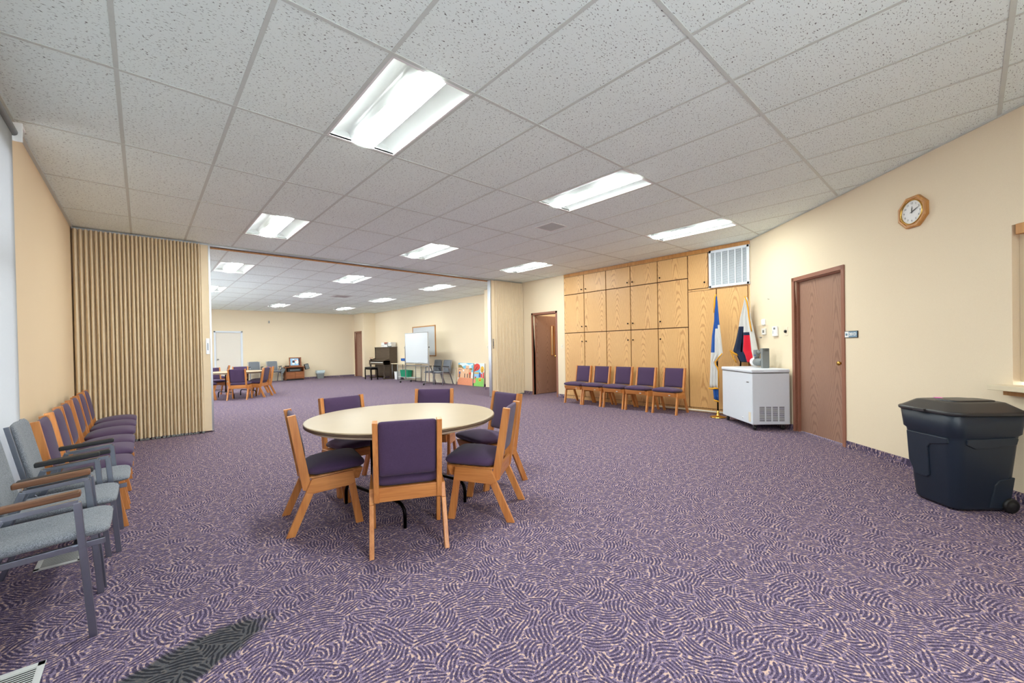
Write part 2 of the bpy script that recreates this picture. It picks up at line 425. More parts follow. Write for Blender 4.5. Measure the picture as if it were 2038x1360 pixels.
def bwin(name,x0,x1,z0,z1,n):
    r=sthing(name); y0,y1=-4.10,-4.03; f=.045; mb=MB()
    mb.box(x0,x0+f,y0,y1,z0,z1); mb.box(x1-f,x1,y0,y1,z0,z1); mb.box(x0,x1,y0,y1,z0,z0+f); mb.box(x0,x1,y0,y1,z1-f,z1)
    for k in range(1,n): xx=x0+(x1-x0)*k/n; mb.box(xx-.025,xx+.025,y0,y1,z0,z1)
    part('window_frame',mb,M['blackm'],r); part('window_pane',MB().box(x0+.01,x1-.01,-4.068,-4.062,z0+.01,z1-.01),M['pane'],r)  # frame and pane of the added fill window
bwin('window_5',-.26,1.74,.85,2.5,2)  # added window behind the camera, daylight fill for the near room
# roller shade in front of window 1
t=NT('translucent shade cloth'); v=t.coord(False); wv=t.noise(t.scale(v,1,400,60),1,1)
df=t.node('ShaderNodeBsdfDiffuse'); tl=t.node('ShaderNodeBsdfTranslucent'); mx=t.node('ShaderNodeMixShader'); mx.inputs[0].default_value=.5
cc=t.mix(wv,lin((222,222,220)),lin((238,238,236))); t.l.new(cc,df.inputs[0]); tl.inputs[0].default_value=(.36,.36,.365,1)
t.l.new(df.outputs[0],mx.inputs[1]); t.l.new(tl.outputs[0],mx.inputs[2]); t.l.new(mx.outputs[0],t.n['Material Output'].inputs['Surface']); M['shade']=t.mat
r=thing('roller_shade','long white roller shade hanging over the window beside the grey armchairs','window shade',(-.578,2.30,0))
mb=MB(); ny=40; nz=14; vs=[]; fs=[]
for j in range(nz+1):
    for i in range(ny+1):
        y=-5.3*i/ny; z=.18+(2.86-.18)*j/nz
        vs.append((.004*math.sin(y*3.1)*(1-j/nz)-.0,y,z)); 
for j in range(nz):
    for i in range(ny): a=j*(ny+1)+i; fs.append((a,a+1,a+ny+2,a+ny+1))
mb.add(vs,fs,0,True); o=part('shade_cloth',mb,M['shade'],r); so=o.modifiers.new('s','SOLIDIFY'); so.thickness=.0012
part('bottom_bar',MB().tube([(0,0,.18),(0,-5.3,.18)],.012,8),M['alu'],r)
part('roller_tube',MB().tube([(0,.02,2.885),(0,-5.3,2.885)],.026,14),M['greyplastic'],r)
mb=MB().box(-.05,.045,.03,.05,2.83,2.96); mb.box(-.055,.045,.03,.14,2.94,2.96); mb.tube([(0,.0,2.885),(0,.035,2.885)],.012,8)
part('mounting_bracket',mb,M['white2'],r,.003,'white end bracket')

# ------------------------------------------------------------------ doors
def door(name,p,n,w,h,mat_panel,frame_mat,hinge,ang,knob=True,slit=False,fw=.05,depth=.14,recess=.06,knobmat='brass'):
    """p = centre of the opening on the wall face (x,y); n = unit vector into the room; opening w wide, h tall.
    local frame: X along the wall (left to right seen from the room), Y into the wall"""
    nx,ny=n; rz=math.atan2(-nx,ny) + PI       # local -Y = n
    r=sthing(name,(p[0],p[1],0),math.atan2(-ny,-nx)-PI/2)
    mb=MB(); a=w/2
    for sx in (-1,1):
        x0,x1=sorted((sx*a,sx*(a+fw))); mb.box(x0,x1,-.012,.01,0,h+fw)
        x0,x1=sorted((sx*(a-.0),sx*(a+.02))); mb.box(x0,x1,0,depth,0,h)
        x0,x1=sorted((sx*(a-.016),sx*(a+.0))); mb.box(x0,x1,recess-.035,recess-.0,0,h)
    mb.box(-a-fw,a+fw,-.012,.01,h,h+fw); mb.box(-a,a,0,depth,h,h+.02); mb.box(-a,a,recess-.035,recess,h-.016,h)
    part('door_frame',mb,frame_mat,r,.002)
    pw=w-.01
    Mx=Matrix.Translation((hinge*(a-.005),recess,0))@Matrix.Rotation(ang,4,'Z')
    x0,x1=(0,-hinge*pw); x0,x1=min(x0,x1),max(x0,x1)
    mb=MB()
    if slit:
        sx=-hinge*(pw-.17); s0,s1=sx-.06,sx+.06
        mb.box(x0,min(s0,s1),0,.042,.012,h-.01,M=Mx); mb.box(max(s0,s1),x1,0,.042,.012,h-.01,M=Mx)
        mb.box(s0,s1,0,.042,.012,1.04,M=Mx); mb.box(s0,s1,0,.042,1.84,h-.01,M=Mx)
    else: mb.box(x0,x1,0,.042,.012,h-.01,M=Mx)
    dpn=part('door_panel',mb,mat_panel,r,.002)
    if slit:
        part('vision_glass',MB().box(s0,s1,.018,.024,1.04,1.84,M=Mx),M['pane'],dpn)
        mb=MB()
        for a0,a1,b0,b1 in ((s0-.012,s0,1.03,1.85),(s1,s1+.012,1.03,1.85),(s0,s1,1.03,1.04),(s0,s1,1.84,1.85)): mb.box(a0,a1,-.006,.048,b0,b1,M=Mx)
        part('vision_frame',mb,M['chairwoodz'],dpn)
    if knob:
        kx=-hinge*(pw-.07); mb=MB()
        for sg,y0 in ((-1,0),(1,.042)):
            pr=[(.028,0),(.028,.006),(.011,.01),(.011,.035),(.024,.042),(.027,.055),(.02,.066),(.0,.07)]
            mb.lathe([(q[0],sg*q[1]) for q in pr],(0,0,0),18,axis='y',M=Mx@Matrix.Translation((kx,y0,1.0)))
        part('door_knob',mb,M[knobmat],dpn)
    mb=MB()
    for z in (.25,1.05,1.85): mb.tube([Mx@Vector((0,-.006,z-.05)),Mx@Vector((0,-.006,z+.05))],.008,8)
    part('hinge',mb,M['steel'],r)
    return r
nD=(-1/R2,1/R2)
cD=xy((S1a+S1b)/2,TW)
wD=(S1a-S1b)-.10
door('door_1',cD,nD,wD,2.13,M['walnut'],M['framebrown'],-1,0)
door('door_2',(XR,5.075),(-1,0),.81,2.115,M['walnut'],M['framebrown'],-1,math.radians(88),slit=True,recess=.10)
door('door_3',(XR,6.80),(-1,0),.90,2.115,M['walnut'],M['framebrown'],1,0)
door('door_4',(7.85,17.46),(-1,0),.78,2.13,M['walnut'],M['framebrown'],-1,math.radians(14),recess=.07)
door('door_5',(2.72,YF),(0,-1),.88,2.10,M['cream2'],M['white'],1,0,recess=.03,knobmat='steel')
# corridor behind door 2, closet behind door 4
mb=MB(); mb.box(XR+.14,10.4,5.95,6.05,0,2.7); mb.box(XR+.14,10.4,4.52,4.6,0,2.7); mb.box(10.4,10.5,4.52,6.05,0,2.7); mb.box(XR+.14,10.5,4.52,6.05,2.7,2.75)
struct('wall_corridor',mb,M['dim'])
mb=MB(); mb.box(7.97,9.0,16.87,16.9,0,2.7); mb.box(9.0,9.1,16.87,18.1,0,2.7); mb.box(7.97,9.1,18.01,18.1,0,2.7); mb.box(7.97,9.1,16.87,18.1,2.7,2.75)
struct('wall_closet_inside',mb,M['dim'])

cl=thing('corridor_fill_light','added fill light, unseen, on the corridor ceiling behind the open brown door','ceiling light',(9.0,5.2,2.7))  # added lamp out of view, brightens the corridor and the open door
part('lens',MB().box(-.3,.3,-.3,.3,-.03,-.001),emis('corridor fill lens',(255,244,228),3.0),cl); part('frame',MB().box(-.32,.32,-.32,.32,-.012,0),M['white2'],cl)  # lens and frame of the added fill light
# ------------------------------------------------------------------ luminaires
FIXLAB={
 (2,0):'largest lit ceiling troffer, the one nearest the camera',
 (6,0):'lit ceiling troffer nearest the square air grille, middle one of the front row',
 (10,0):'lit ceiling troffer nearest the oak cabinets and white freezer',
 (2,3):'lit ceiling troffer just in front of the partition track, nearest the left pleated curtain',
 (6,3):'lit ceiling troffer just in front of the middle of the partition track',
 (10,3):'lit ceiling troffer just in front of the right pleated curtain',
 (2,6):'lit ceiling troffer first behind the partition track, left column',
 (6,6):'lit ceiling troffer first behind the partition track, middle column',
 (10,6):'lit ceiling troffer first behind the partition track, right column',
 (2,9):'lit ceiling troffer second behind the partition track, left column, cut by curtain post',
 (6,9):'lit ceiling troffer second behind the partition track, middle column',
 (10,9):'lit ceiling troffer second behind the partition track, right column above whiteboard',
 (2,12):'lit ceiling troffer nearest the far wall, left column, sliver beside the curtain post',
 (6,12):'lit ceiling troffer nearest the far wall, middle column',
 (10,12):'lit ceiling troffer nearest the far wall, right column',
 (2,-3):'lit ceiling troffer overhead behind the camera, left column'}
fx=thing('ceiling_light',FIXLAB[(2,0)],'ceiling light',(2.5*W,.5*L,CEIL),0,'recessed fluorescent troffers')
hw,hl=W/2-.012,L/2-.012
mb=MB(); 
for sx in (-1,1):   # curved reflector basins either side of the lens
    prof=[]
    for k in range(11):
        u=k/10; x=.096+(hw-.012-.096)*u; z=.008+.062*math.sin(PI*(u**.62))**.8 if 0<u<1 else .008*(1-u)
        prof.append((sx*x,z))
    n=11; vs=[(x,-hl+.02,z) for x,z in prof]+[(x,hl-.02,z) for x,z in prof]
    mb.add(vs,[(i,i+1,i+1+n,i+n) for i in range(n-1)],0,True)
    for yy in (-hl+.02,hl-.02):
        mb.add([(x,yy,z) for x,z in prof]+[(prof[-1][0],yy,-.0),(prof[0][0],yy,0)],[tuple(range(n))+(n,n+1)],0)
part('reflector',mb,M['basin'],fx)
mb=MB(); vs=[];n=13
for yy in (-hl+.02,hl-.02):
    for k in range(n): a=PI*k/(n-1); vs.append((-.097*math.cos(a),yy,.008-.020*math.sin(a)))
mb.add(vs,[(i,i+1,i+1+n,i+n) for i in range(n-1)],0,True)
part('lens',mb,M['lamp'],fx)
mb=MB()
for a in ((-hw,-hw+.014,-hl,hl),(hw-.014,hw,-hl,hl),(-hw,hw,-hl,-hl+.02),(-hw,hw,hl-.02,hl)): mb.box(*a,-.004,.012)
part('frame',mb,M['white2'],fx)
mb=MB().box(-hw,hw,-hl,hl,.10,.11); part('housing',mb,M['basin'],fx)
for (i,j) in FIX[1:]: dup(fx,((i+.5)*W,(j+.5)*L,CEIL),0,FIXLAB[(i,j)])
# air grille, smoke detector, small boxes on the ceiling
r=thing('air_grille','small square grey return grille in the ceiling between two troffers','vent',(4.57,1.81,CEIL))
mb=MB()
for a in ((-.17,.17,-.17,-.15),(-.17,.17,.15,.17),(-.17,-.15,-.15,.15),(.15,.17,-.15,.15)): mb.box(*a,-.006,-.001)
part('frame',mb,M['white2'],r)
mb=MB().box(-.15,.15,-.15,.15,-.002,-.001); part('backing',mb,M['dispsrc'],r)
mb=MB()
for k in range(22): x=-.147+.0137*k; mb.box(x,x+.004,-.15,.15,-.006,-.002)
part('louvre',mb,M['vent'],r)
r=thing('air_diffuser','faint flat diffuser panel beside the far middle ceiling light','vent',(4.9,11.3,CEIL))
part('plate',MB().box(-.28,.28,-.28,.28,-.006,.003),M['vent'],r); part('ring',MB().box(-.2,.2,-.2,.2,-.012,-.005),M['dispsrc'],r)
tag(part('smoke_detector',MB().lathe([(.0,-.045),(.06,-.045),(.085,-.03),(.09,0)],(7.3,17.0,CEIL),24),M['white2']),'round white smoke detector on the ceiling near the far corner','smoke detector')

# ------------------------------------------------------------------ folding partitions
def accordion(name,label,x0,x1,n,post_side,pw=.10,amp=.10):
    r=thing(name,label,'folding partition',(0,YP,0))
    z0,z1=.03,CEIL-.03
    lead=x1 if post_side>0 else x0; a,b=(x0,x1-pw) if post_side>0 else (x0+pw,x1)
    for face_,nm in ((-1,'pleated_curtain'),(1,'pleated_curtain')):
        mb=MB(); pts=[]; K=10
        for i in range(n):
            for k in range(K):
                u=(i+k/K)/n; 
                # the folds bunch towards the wall
                w=u**.92 if post_side>0 else 1-(1-u)**.92
                x=a+(b-a)*w; ph=k/K
                c=abs(math.sin(PI*ph))**.55
                pts.append((x,face_*(.025+amp*c)))
        pts.append((b,face_*.025)); m=len(pts); vs=[]
        for z,sw in ((z0,1.0),(.8,.0),(1.5,1),(2.2,0),(z1,0)):
            for q,(x,y) in enumerate(pts): vs.append((x+.006*sw*math.sin(q*.37+z*3),y,z))
        fs=[]
        for j in range(4):
            for i in range(m-1): fs.append((j*m+i,j*m+i+1,(j+1)*m+i+1,(j+1)*m+i))
        mb.add(vs,fs,0,True); o=part(nm,mb,M['vinyl'],r)
    # frayed sweep at the foot
    mb=MB(); rnd=random.Random(3)
    for i in range(n):
        u=(i+.5)/n; w=u**.92 if post_side>0 else 1-(1-u)**.92; x=a+(b-a)*w
        for k in range(3): 
            xx=x+rnd.uniform(-.018,.018); h=rnd.uniform(.012,.03); mb.box(xx-.008,xx+.008,-amp-.02-rnd.uniform(0,.015),-amp+.0,.006,.006+h)
    part('bottom_sweep',mb,M['greyplastic'],r)
    # lead jamb: flat vinyl plate, metal strip and latch
    s=post_side; e=lead
    xa,xb=sorted((e,e-s*pw)); part('lead_panel',MB().box(xa+.0,xb,-.07,.07,.02,z1),M['vinyl'],r,.004)
    xa,xb=sorted((e,e+s*.028)); part('lead_post',MB().box(xa,xb,-.055,.055,.012,z1+.0),M['alu'],r,.003,'bright aluminium edge post')
    xa,xb=sorted((e-s*.008,e-s*.055)); mb=MB().box(xa,xb,-.078,-.07,1.25,1.50); 
    lt=part('latch_plate',mb,M['alu'],r,.002)
    xm=(xa+xb)/2; part('latch_handle',MB().box(xm-.009,xm+.009,-.088,-.076,1.31,1.43),M['steel'],lt,.002)
    mb=MB()
    for i in range(0,n,2):
        u=(i+.5)/n; w=u**.92 if post_side>0 else 1-(1-u)**.92; x=a+(b-a)*w; mb.lathe([(.006,0),(.006,.02)],(x,0,CEIL-.05),8)
    part('track_roller',mb,M['blackm'],r)
    return r
accordion('accordion_partition','tan pleated folding partition drawn across the left beside the window wall',-.60,.90,31,1)
accordion('accordion_partition','tan pleated folding partition stacked narrow against the wall beside the open door',6.74,XR-.005,19,-1)

# ------------------------------------------------------------------ oak cabinets
Yc=[4.375,3.762,3.146,2.53,1.912,1.295,.225]
def cab(label,y0,y1,doors,knobs):
    """y0>y1; doors=(ya,yb,z0,z1,knob) in world y; knob=(y,z) or None"""
    r=thing('storage_cabinet',label,'cabinet',(XR,(y0+y1)/2,0),0,'built in oak cabinets'); oy=(y0+y1)/2
    mb=MB(); mb.box(.0,.56,y1-oy+.002,y0-oy-.002,.0,CEIL-.008)
    part('body',mb,M['oak'],r)
    for ya,yb,z0,z1,kn in doors:
        mb=MB().box(-.019,-.001,yb-oy+.009,ya-oy-.009,z0+.009,z1-.009)
        sh=part('door',mb,M['oak'],r,.002)
        mb=MB(); 
        for a0,a1,b0,b1 in ((ya-oy-.011,ya-oy-.001,z0,z1),(yb-oy+.001,yb-oy+.011,z0,z1),(yb-oy,ya-oy,z0,z0+.010),(yb-oy,ya-oy,z1-.010,z1)): mb.box(-.003,0,a0,a1,b0,b1)
        part('door_reveal',mb,M['gap'],r)
        if kn:
            ky,kz=kn; mb=MB().lathe([(.006,0),(.006,-.012),(.014,-.018),(.016,-.026),(.010,-.031),(0,-.032)],(-.019,ky-oy,kz),14,axis='x')
            part('knob',mb,M['blackm'],sh)
    return r
ZA,ZB,ZC,ZT=.075,1.59,2.515,2.945
def col(y0,y1,side):
    ky = y1+.06 if side=='R' else y0-.06
    return [(y0,y1,ZA,ZB,(ky,1.38)),(y0,y1,ZB,ZC,(ky,1.73)),(y0,y1,ZC,ZT,(ky,2.60))]
cab('oak cabinet, two columns of doors next to the cream wall and open door',Yc[0],Yc[2],col(Yc[0],Yc[1],'R')+col(Yc[1],Yc[2],'L'),0)
cab('oak cabinet, two columns of doors in the middle of the cabinet wall',Yc[2],Yc[4],col(Yc[2],Yc[3],'R')+col(Yc[3],Yc[4],'L'),0)
cab('oak cabinet with a single column of three doors behind the last purple chair',Yc[4],Yc[5],col(Yc[4],Yc[5],'L'),0)
cab('oak cabinet with tall doors under the white wall grille, behind the blue and white flag',Yc[5],Yc[6],
    [(Yc[5],.775,ZA,2.26,None),(.775,.255,ZA,2.26,None),(Yc[5],.915,2.29,ZT,(.975,2.40))],0)
tag(part('cabinet_fascia',MB().box(-.012,0,.225,4.375,0,.07),[M['oakedge']],None,.002),'long oak rail closing the cabinets against the ceiling','trim')
bpy.data.objects['cabinet_fascia'].location=(XR-.001,0,2.952)
r=thing('wall_grille','white louvred wall grille set in the cabinet above the flags','vent',(XR-.019,.56,2.615))
gw,gh=.335,.335
mb=MB()
for a in ((-gw,gw,-gh,-gh+.04),(-gw,gw,gh-.04,gh),(-gw,-gw+.04,-gh,gh),(gw-.04,gw,-gh,gh)): mb.box(-.02,.018,*a)
part('frame',mb,M['white'],r,.003)
mb=MB()
for k in range(1,6): y=-gw+2*gw*k/6; mb.box(-.016,.01,y-.009,y+.009,-gh+.04,gh-.04)
part('divider',mb,M['white'],r)
mb=MB()
for k in range(30):
    z=-gh+.045+k*(2*gh-.09)/29; mb.add([(-.008,-gw+.04,z-.008),(-.008,gw-.04,z-.008),(.006,gw-.04,z+.008),(.006,-gw+.04,z+.008)],[(0,1,2,3)])
part('louvre',mb,M['white'],r); part('duct_backing',MB().box(.010,.016,-gw+.03,gw-.03,-gh+.03,gh-.03),M['greyplastic'],r)
tag(part('floor_pipe',MB().tube([(XR-.06,2.0,.035),(XR-.055,1.4,.035),(XR-.06,.8,.035),(XR-.05,.3,.035)],.017,10),M['cream']),'cream pipe lying along the floor below the tall oak doors','pipe')

# ------------------------------------------------------------------ purple wooden chairs
def make_chair(label,group,loc,rz):
    r=thing('wooden_chair',label,'chair',loc,rz,group); o=-.225
    T=lambda P:[(t+o,z) for t,z in P]
    for sx in (-1,1):
        x0,x1=sorted((sx*.213,sx*.241))
        part('leg',MB().prism(T([(-.022,0),(.034,0),(.153,.272),(.104,.286)]),x0,x1),M['chairwoodz'],r,.003)
        part('leg',MB().prism(T([(.430,0),(.484,0),(.432,.300),(.386,.288)]),x0,x1),M['chairwoodz'],r,.003)
        part('side_rail',MB().prism(T([(.104,.286),(.153,.272),(.386,.288),(.432,.300),(.420,.392),(.143,.374)]),x0,x1),M['chairwood'],r,.003)
        x0,x1=sorted((sx*.180,sx*.2125))
        part('back_post',MB().prism(T([(.088,.300),(.120,.285),(.141,.335),(.054,.828),(.002,.820)]),x0,x1),M['chairwoodz'],r,.003)
    part('back_rail',MB().prism(T([(.094,.300),(.116,.300),(.108,.392),(.086,.392)]),-.181,.181),M['chairwoodx'],r,.003)
    mb=MB().prism(T([(.145,.312),(.462,.322),(.492,.395),(.145,.378)]),-.212,-.195); mb.prism(T([(.145,.312),(.462,.322),(.492,.395),(.145,.378)]),.195,.212)
    mb.prism(T([(.440,.322),(.462,.322),(.492,.395),(.470,.395)]),-.212,.212); mb.prism(T([(.130,.372),(.485,.392),(.485,.398),(.130,.380)]),-.2,.2)
    part('seat_frame',mb,M['chairwoodx'],r,.003)
    def wp(x,y,z):
        u=x/.232; w=y/.195; crown=.030*(1-u*u)*(1-w*w) if z>0 else 0
        x=x*(.93+.07*min(1,(w+1)*.8)) ; return (x*(.905 if w<-.75 else 1),y,z+crown+.012*w)
    part('seat_cushion',MB().pillow((0,.317+o,.422),.232,.195,.036,e=.22,warp=wp),M['purple'],r)
    Mx=Matrix.Rotation(math.radians(9.9),4,'X')
    def wb(x,y,z):
        u=x/.186; w=z/.2
        return (x,y*(1+.5*(1-u*u)) +.0,z)
    mb=MB(); vs=[]
    mb.pillow((0,0,0),.180,.182,.023,e=.09,M=Mx@Matrix.Translation((0,.010,0))@Matrix.Rotation(PI/2,4,'X'),warp=lambda x,y,z:(x,y,z*(1+.55*(1-(x/.180)**2)) if z<0 else z))
    mb.v=[(x,y+.058+o,z+.640) for x,y,z in mb.v]
    part('back_cushion',mb,M['purple'],r)
    return r
G1='chairs round the near table'
def chair_at(proto,mid,f,label,group):
    """mid = midpoint between the rear feet on the floor, f = facing direction"""
    l=math.hypot(*f); fx_,fy_=f[0]/l,f[1]/l
    loc=(mid[0]+.225*fx_,mid[1]+.225*fy_,0)
    if proto is None: return make_chair(label,group,loc,face(fx_,fy_))
    return dup(proto,loc,face(fx_,fy_),label,group)
C0=chair_at(None,(1.305,.065),(.42,.905),'purple padded oak chair seen from behind, nearest the camera at the round table',G1)
chair_at(C0,(.845,1.05),(.98,-.17),'purple padded oak chair in side view on the left of the near round table',G1)
chair_at(C0,(2.235,.09),(-.60,.80),'purple padded oak chair turned left at the right front of the near round table',G1)
chair_at(C0,(2.80,.80),(-1,.06),'purple padded oak chair at the right back of the near table, behind another chair',G1)
chair_at(C0,(2.52,1.74),(-.70,-.72),'purple padded oak chair on the far side of the near table, only its back showing',G1)
chair_at(C0,(1.51,1.83),(.09,-.99),'purple padded oak chair at the left back of the near round table',G1)
G2='purple chairs lined up along the left wall'
for y,l in ((2.13,'purple oak chair in the left wall row, next to the grey armchairs'),
            (2.73,'purple oak chair in the left wall row, second from the grey armchairs'),
            (3.23,'purple oak chair in the left wall row, third from the grey armchairs'),
            (3.90,'purple oak chair in the left wall row, third from the pleated partition'),
            (4.48,'purple oak chair in the left wall row, second from the pleated partition'),
            (5.03,'purple oak chair in the left wall row, end one by the pleated partition')):
    chair_at(C0,(-.495,y),(1,.0),l,G2)
G3='purple chairs lined up before the oak cabinets'
for y,l in ((3.60,'purple oak chair before the cabinets, end one nearest the open door'),
            (3.10,'purple oak chair before the cabinets, second from the open door'),
            (2.56,'purple oak chair before the cabinets, the middle one of five'),
            (2.04,'purple oak chair before the cabinets, second from the flags'),
            (1.46,'purple oak chair before the cabinets, end one nearest the flags')):
    c=chair_at(C0,(7.60,y),(-1,0),l,G3)
    if True:
        tg=part('seat_tag',MB().box(-.135,-.10,.2575,.2605,.345,.358),M['vent'],c); 
G4='chairs round the far tables'
chair_at(C0,(1.93,10.73),(.42,.905),'purple oak chair seen from behind at the far round table by the curtain post',G4)
chair_at(C0,(2.75,11.13),(-.80,.58),'purple oak chair on the right of the far round table, turned left',G4)
chair_at(C0,(3.02,12.05),(-.95,-.2),'purple oak chair behind the right hand chair of the far round table',G4)
chair_at(C0,(1.05,11.45),(.97,.10),'purple oak chair left of the far round table, half hidden by the curtain post',G4)
chair_at(C0,(2.38,13.1),(-.25,-.97),'purple oak chair facing the camera behind the far round table',G4)
chair_at(C0,(1.62,12.95),(.2,-.97),'purple oak chair at the back left of the far round table',G4)
chair_at(C0,(2.35,14.9),(-.9,.1),'purple oak chair end on, farthest one beside the farthest round table',G4)

# ------------------------------------------------------------------ round tables
def make_table(label,loc,rz):
    r=thing('round_table',label,'table',loc,rz,'round folding tables'); R=.745; zt=.727
    pr=[(0,zt),(R-.012,zt),(R-.003,zt-.003),(R,zt-.009)]
    part('tabletop',MB().lathe([(0,zt-.012),(R-.006,zt-.012),(R,zt-.008),(R-.004,zt-.001),(R-.02,zt),(0,zt)],n=72),M['tabletop'],r)
    part('edge_band',MB().lathe([(R-.012,zt-.030),(R-.002,zt-.027),(R-.001,zt-.012),(R-.012,zt-.012)],n=72),M['tableedge'],r)
    part('under_rim',MB().lathe([(R-.10,zt-.012),(R-.10,zt-.048),(R-.035,zt-.048),(R-.02,zt-.030),(R-.02,zt-.012)],n=72),M['beige'],r)
    for sx in (-1,1):
        mb=MB(); x=sx*.30
        mb.tube([(x,0,.17),(x,0,.70)],.014,10)
        pts=[]
        for k in range(7): a=PI/2*k/6; pts.append((x,-.39+.08*(1-math.sin(a)),.17-.08+.08*math.sin(a)) )
        L_=[(x,-.39,0),(x,-.39,.09)]+[(x,-.39+.08*(1-math.cos(PI/2*k/5)),.09+.08*math.sin(PI/2*k/5)) for k in range(1,6)]
        L_=L_+[(x,-y,z) for (_,y,z) in reversed(L_)]
        mb.tube(L_,.013,10)
        mb.prism([(-.05,.175),(.05,.175),(.014,.27),(-.014,.27)],x-.006,x+.006)
        part('leg',mb,M['blackm'],r)
        part('brace',MB().tube([(x,0,.42),(x-sx*.05,0,.48),(x-sx*.12,0,.55),(x-sx*.22,0,.66),(x-sx*.25,0,.70)],.008,8),M['steel'],r)
    part('cross_rail',MB().box(-.5,.5,-.30,-.27,.68,.715),M['blackm'],r); part('cross_rail',MB().box(-.5,.5,.27,.30,.68,.715),M['blackm'],r)
    return r
T0=make_table('beige round folding table with six purple chairs, nearest the camera',(1.68,.85,0),.17)
dup(T0,(2.08,11.7,0),.35,'beige round folding table beyond the partition, partly hidden by its curtain post')
dup(T0,(1.15,14.75,0),.1,'farthest beige round folding table, a sliver beside the curtain post')

# ------------------------------------------------------------------ grey armchairs
def make_arm(label,group,loc,rz,arm):
    r=thing('grey_armchair',label,'chair',loc,rz,group)
    for sx in (-1,1):
        x=sx*.228
        part('leg',MB().tube([(x,.24,0),(x,.200,.615)],0,sq=(.013,.013)),M['chrome'],r,.002)
        part('leg',MB().tube([(x,-.245,0),(x,-.02,.60)],0,sq=(.013,.013)),M['chrome'],r,.002)
        part('arm_frame',MB().tube([(x,.204,.618),(x,-.022,.598)],0,sq=(.012,.010)),M['chrome'],r,.002)
        part('armrest',MB().box(-.024,.024,-.145,.125,-.013,.013,M=Matrix.Translation((x,.088,.645))@Matrix.Rotation(math.radians(4.5),4,'X')),M[arm],r,.006)
        part('side_rail',MB().tube([(x*.93,.285,.418),(x*.93,-.17,.392)],0,sq=(.009,.013)),M['chrome'],r,.002)
        part('back_tube',MB().tube([(x*.90,-.08,.395),(x*.90,-.134,.46),(x*.90,-.212,.862)],0,sq=(.009,.012)),M['chrome'],r,.002)
    part('cross_rail',MB().box(-.228,.228,.18,.20,.40,.42),M['chrome'],r); part('cross_rail',MB().box(-.228,.228,-.12,-.10,.39,.41),M['chrome'],r)
    Ms=Matrix.Rotation(math.radians(3.3),4,'X')
    def ws(x,y,z): return (x,y,z+(.010*(x/.2)**2)-(.02*max(0,y/.235-.7)))
    part('seat',MB().pillow((0,.065,.440),.205,.235,.026,e=.2,M=Ms,warp=ws),M['greyfab'],r)
    Mb=Matrix.Translation((0,-.171,.655))@Matrix.Rotation(math.radians(11),4,'X')@Matrix.Rotation(PI/2,4,'X')
    mb=MB().pillow((0,0,0),.192,.215,.022,e=.2,M=Mb,warp=lambda x,y,z:(x,y,z+.02*(x/.192)**2*(-1)))
    part('backrest',mb,M['greyfab'],r)
    return r
GA='grey armchairs by the window'
A0=make_arm('grey armchair with scuffed wooden armrests, nearest the camera under the shade',GA,(-.342,.606,0),face(1,0),'armwood')
A1=make_arm('grey armchair with black armrests in the middle of the three by the window',GA,(-.335,1.12,0),face(1,0),'black')
dup(A1,(-.29,1.625,0),face(1,0),'grey armchair with black armrests, next to the row of purple chairs')
GB='grey armchairs in the far room'
dup(A1,(8.0,10.80,0),face(-1,-.12),'grey armchair with chrome frame beside the rolling whiteboard',GB)
dup(A1,(8.0,10.18,0),face(-1,-.12),'grey armchair with chrome frame beside the pueblo painting',GB)
dup(A1,(3.55,17.50,0),face(.05,-1),'grey armchair against the far wall, next to the white door',GB)
dup(A1,(4.22,17.48,0),face(.15,-1),'grey armchair against the far wall, next to the wooden stereo stand',GB)

# ------------------------------------------------------------------ floor registers
def register(name,label,x,y,w,l):
    r=thing(name,label,'vent',(x,y,0),0,'floor registers by the window')
    mb=MB()
    for a in ((-w/2,-w/2+.022,-l/2,l/2),(w/2-.022,w/2,-l/2,l/2),(-w/2,w/2,-l/2,-l/2+.03),(-w/2,w/2,l/2-.03,l/2)): mb.box(*a,0,.005)
    part('frame',mb,M['vent'],r,.001)
    part('duct',MB().box(-w/2+.02,w/2-.02,-l/2+.02,l/2-.02,.0005,.002),M['ventdark'],r)
    mb=MB(); n=int(l/.018)
    for k in range(n): y_=-l/2+.034+k*(l-.07)/(n-1); mb.box(-w/2+.02,w/2-.02,y_-.0025,y_+.0025,.002,.0035)
    part('louvre',mb,M['vent'],r); return r
register('floor_register','beige metal floor register under the nearest grey armchair',-.315,1.56,.20,.32)
register('floor_register','beige metal floor register at the bottom left, clear of the chairs',-.335,.13,.20,.34)

# ------------------------------------------------------------------ chest freezer (aligned with the diagonal wall)
def diag_root(name,label,cat,s,t,z=0,group=None):
    """local X along the wall to the right seen from the room, local Y into the wall"""
    x,y=xy(s,t); return thing(name,label,cat,(x,y,z),math.radians(-135),group)
r=diag_root('chest_freezer','white chest freezer on casters in the corner by the brown door','freezer',5.03,4.80)
Wf,Df,Hf=.94,.53,.80
mb=MB().box(-Wf/2,Wf/2,0,Df,.085,.085+Hf-.06); part('body',mb,M['white'],r,.012)
def wl(x,y,z): return (x,y,z)
mb=MB().box(-Wf/2-.008,Wf/2+.008,-.012,Df,.835,.885); part('lid',mb,M['white'],r,.014)
part('lid_seal',MB().box(-Wf/2+.004,Wf/2-.004,.004,Df-.01,.822,.838),M['greyplastic'],r)
part('lid_handle',MB().box(Wf/2+.006,Wf/2+.016,.16,.36,.842,.860),M['white'],r,.004)
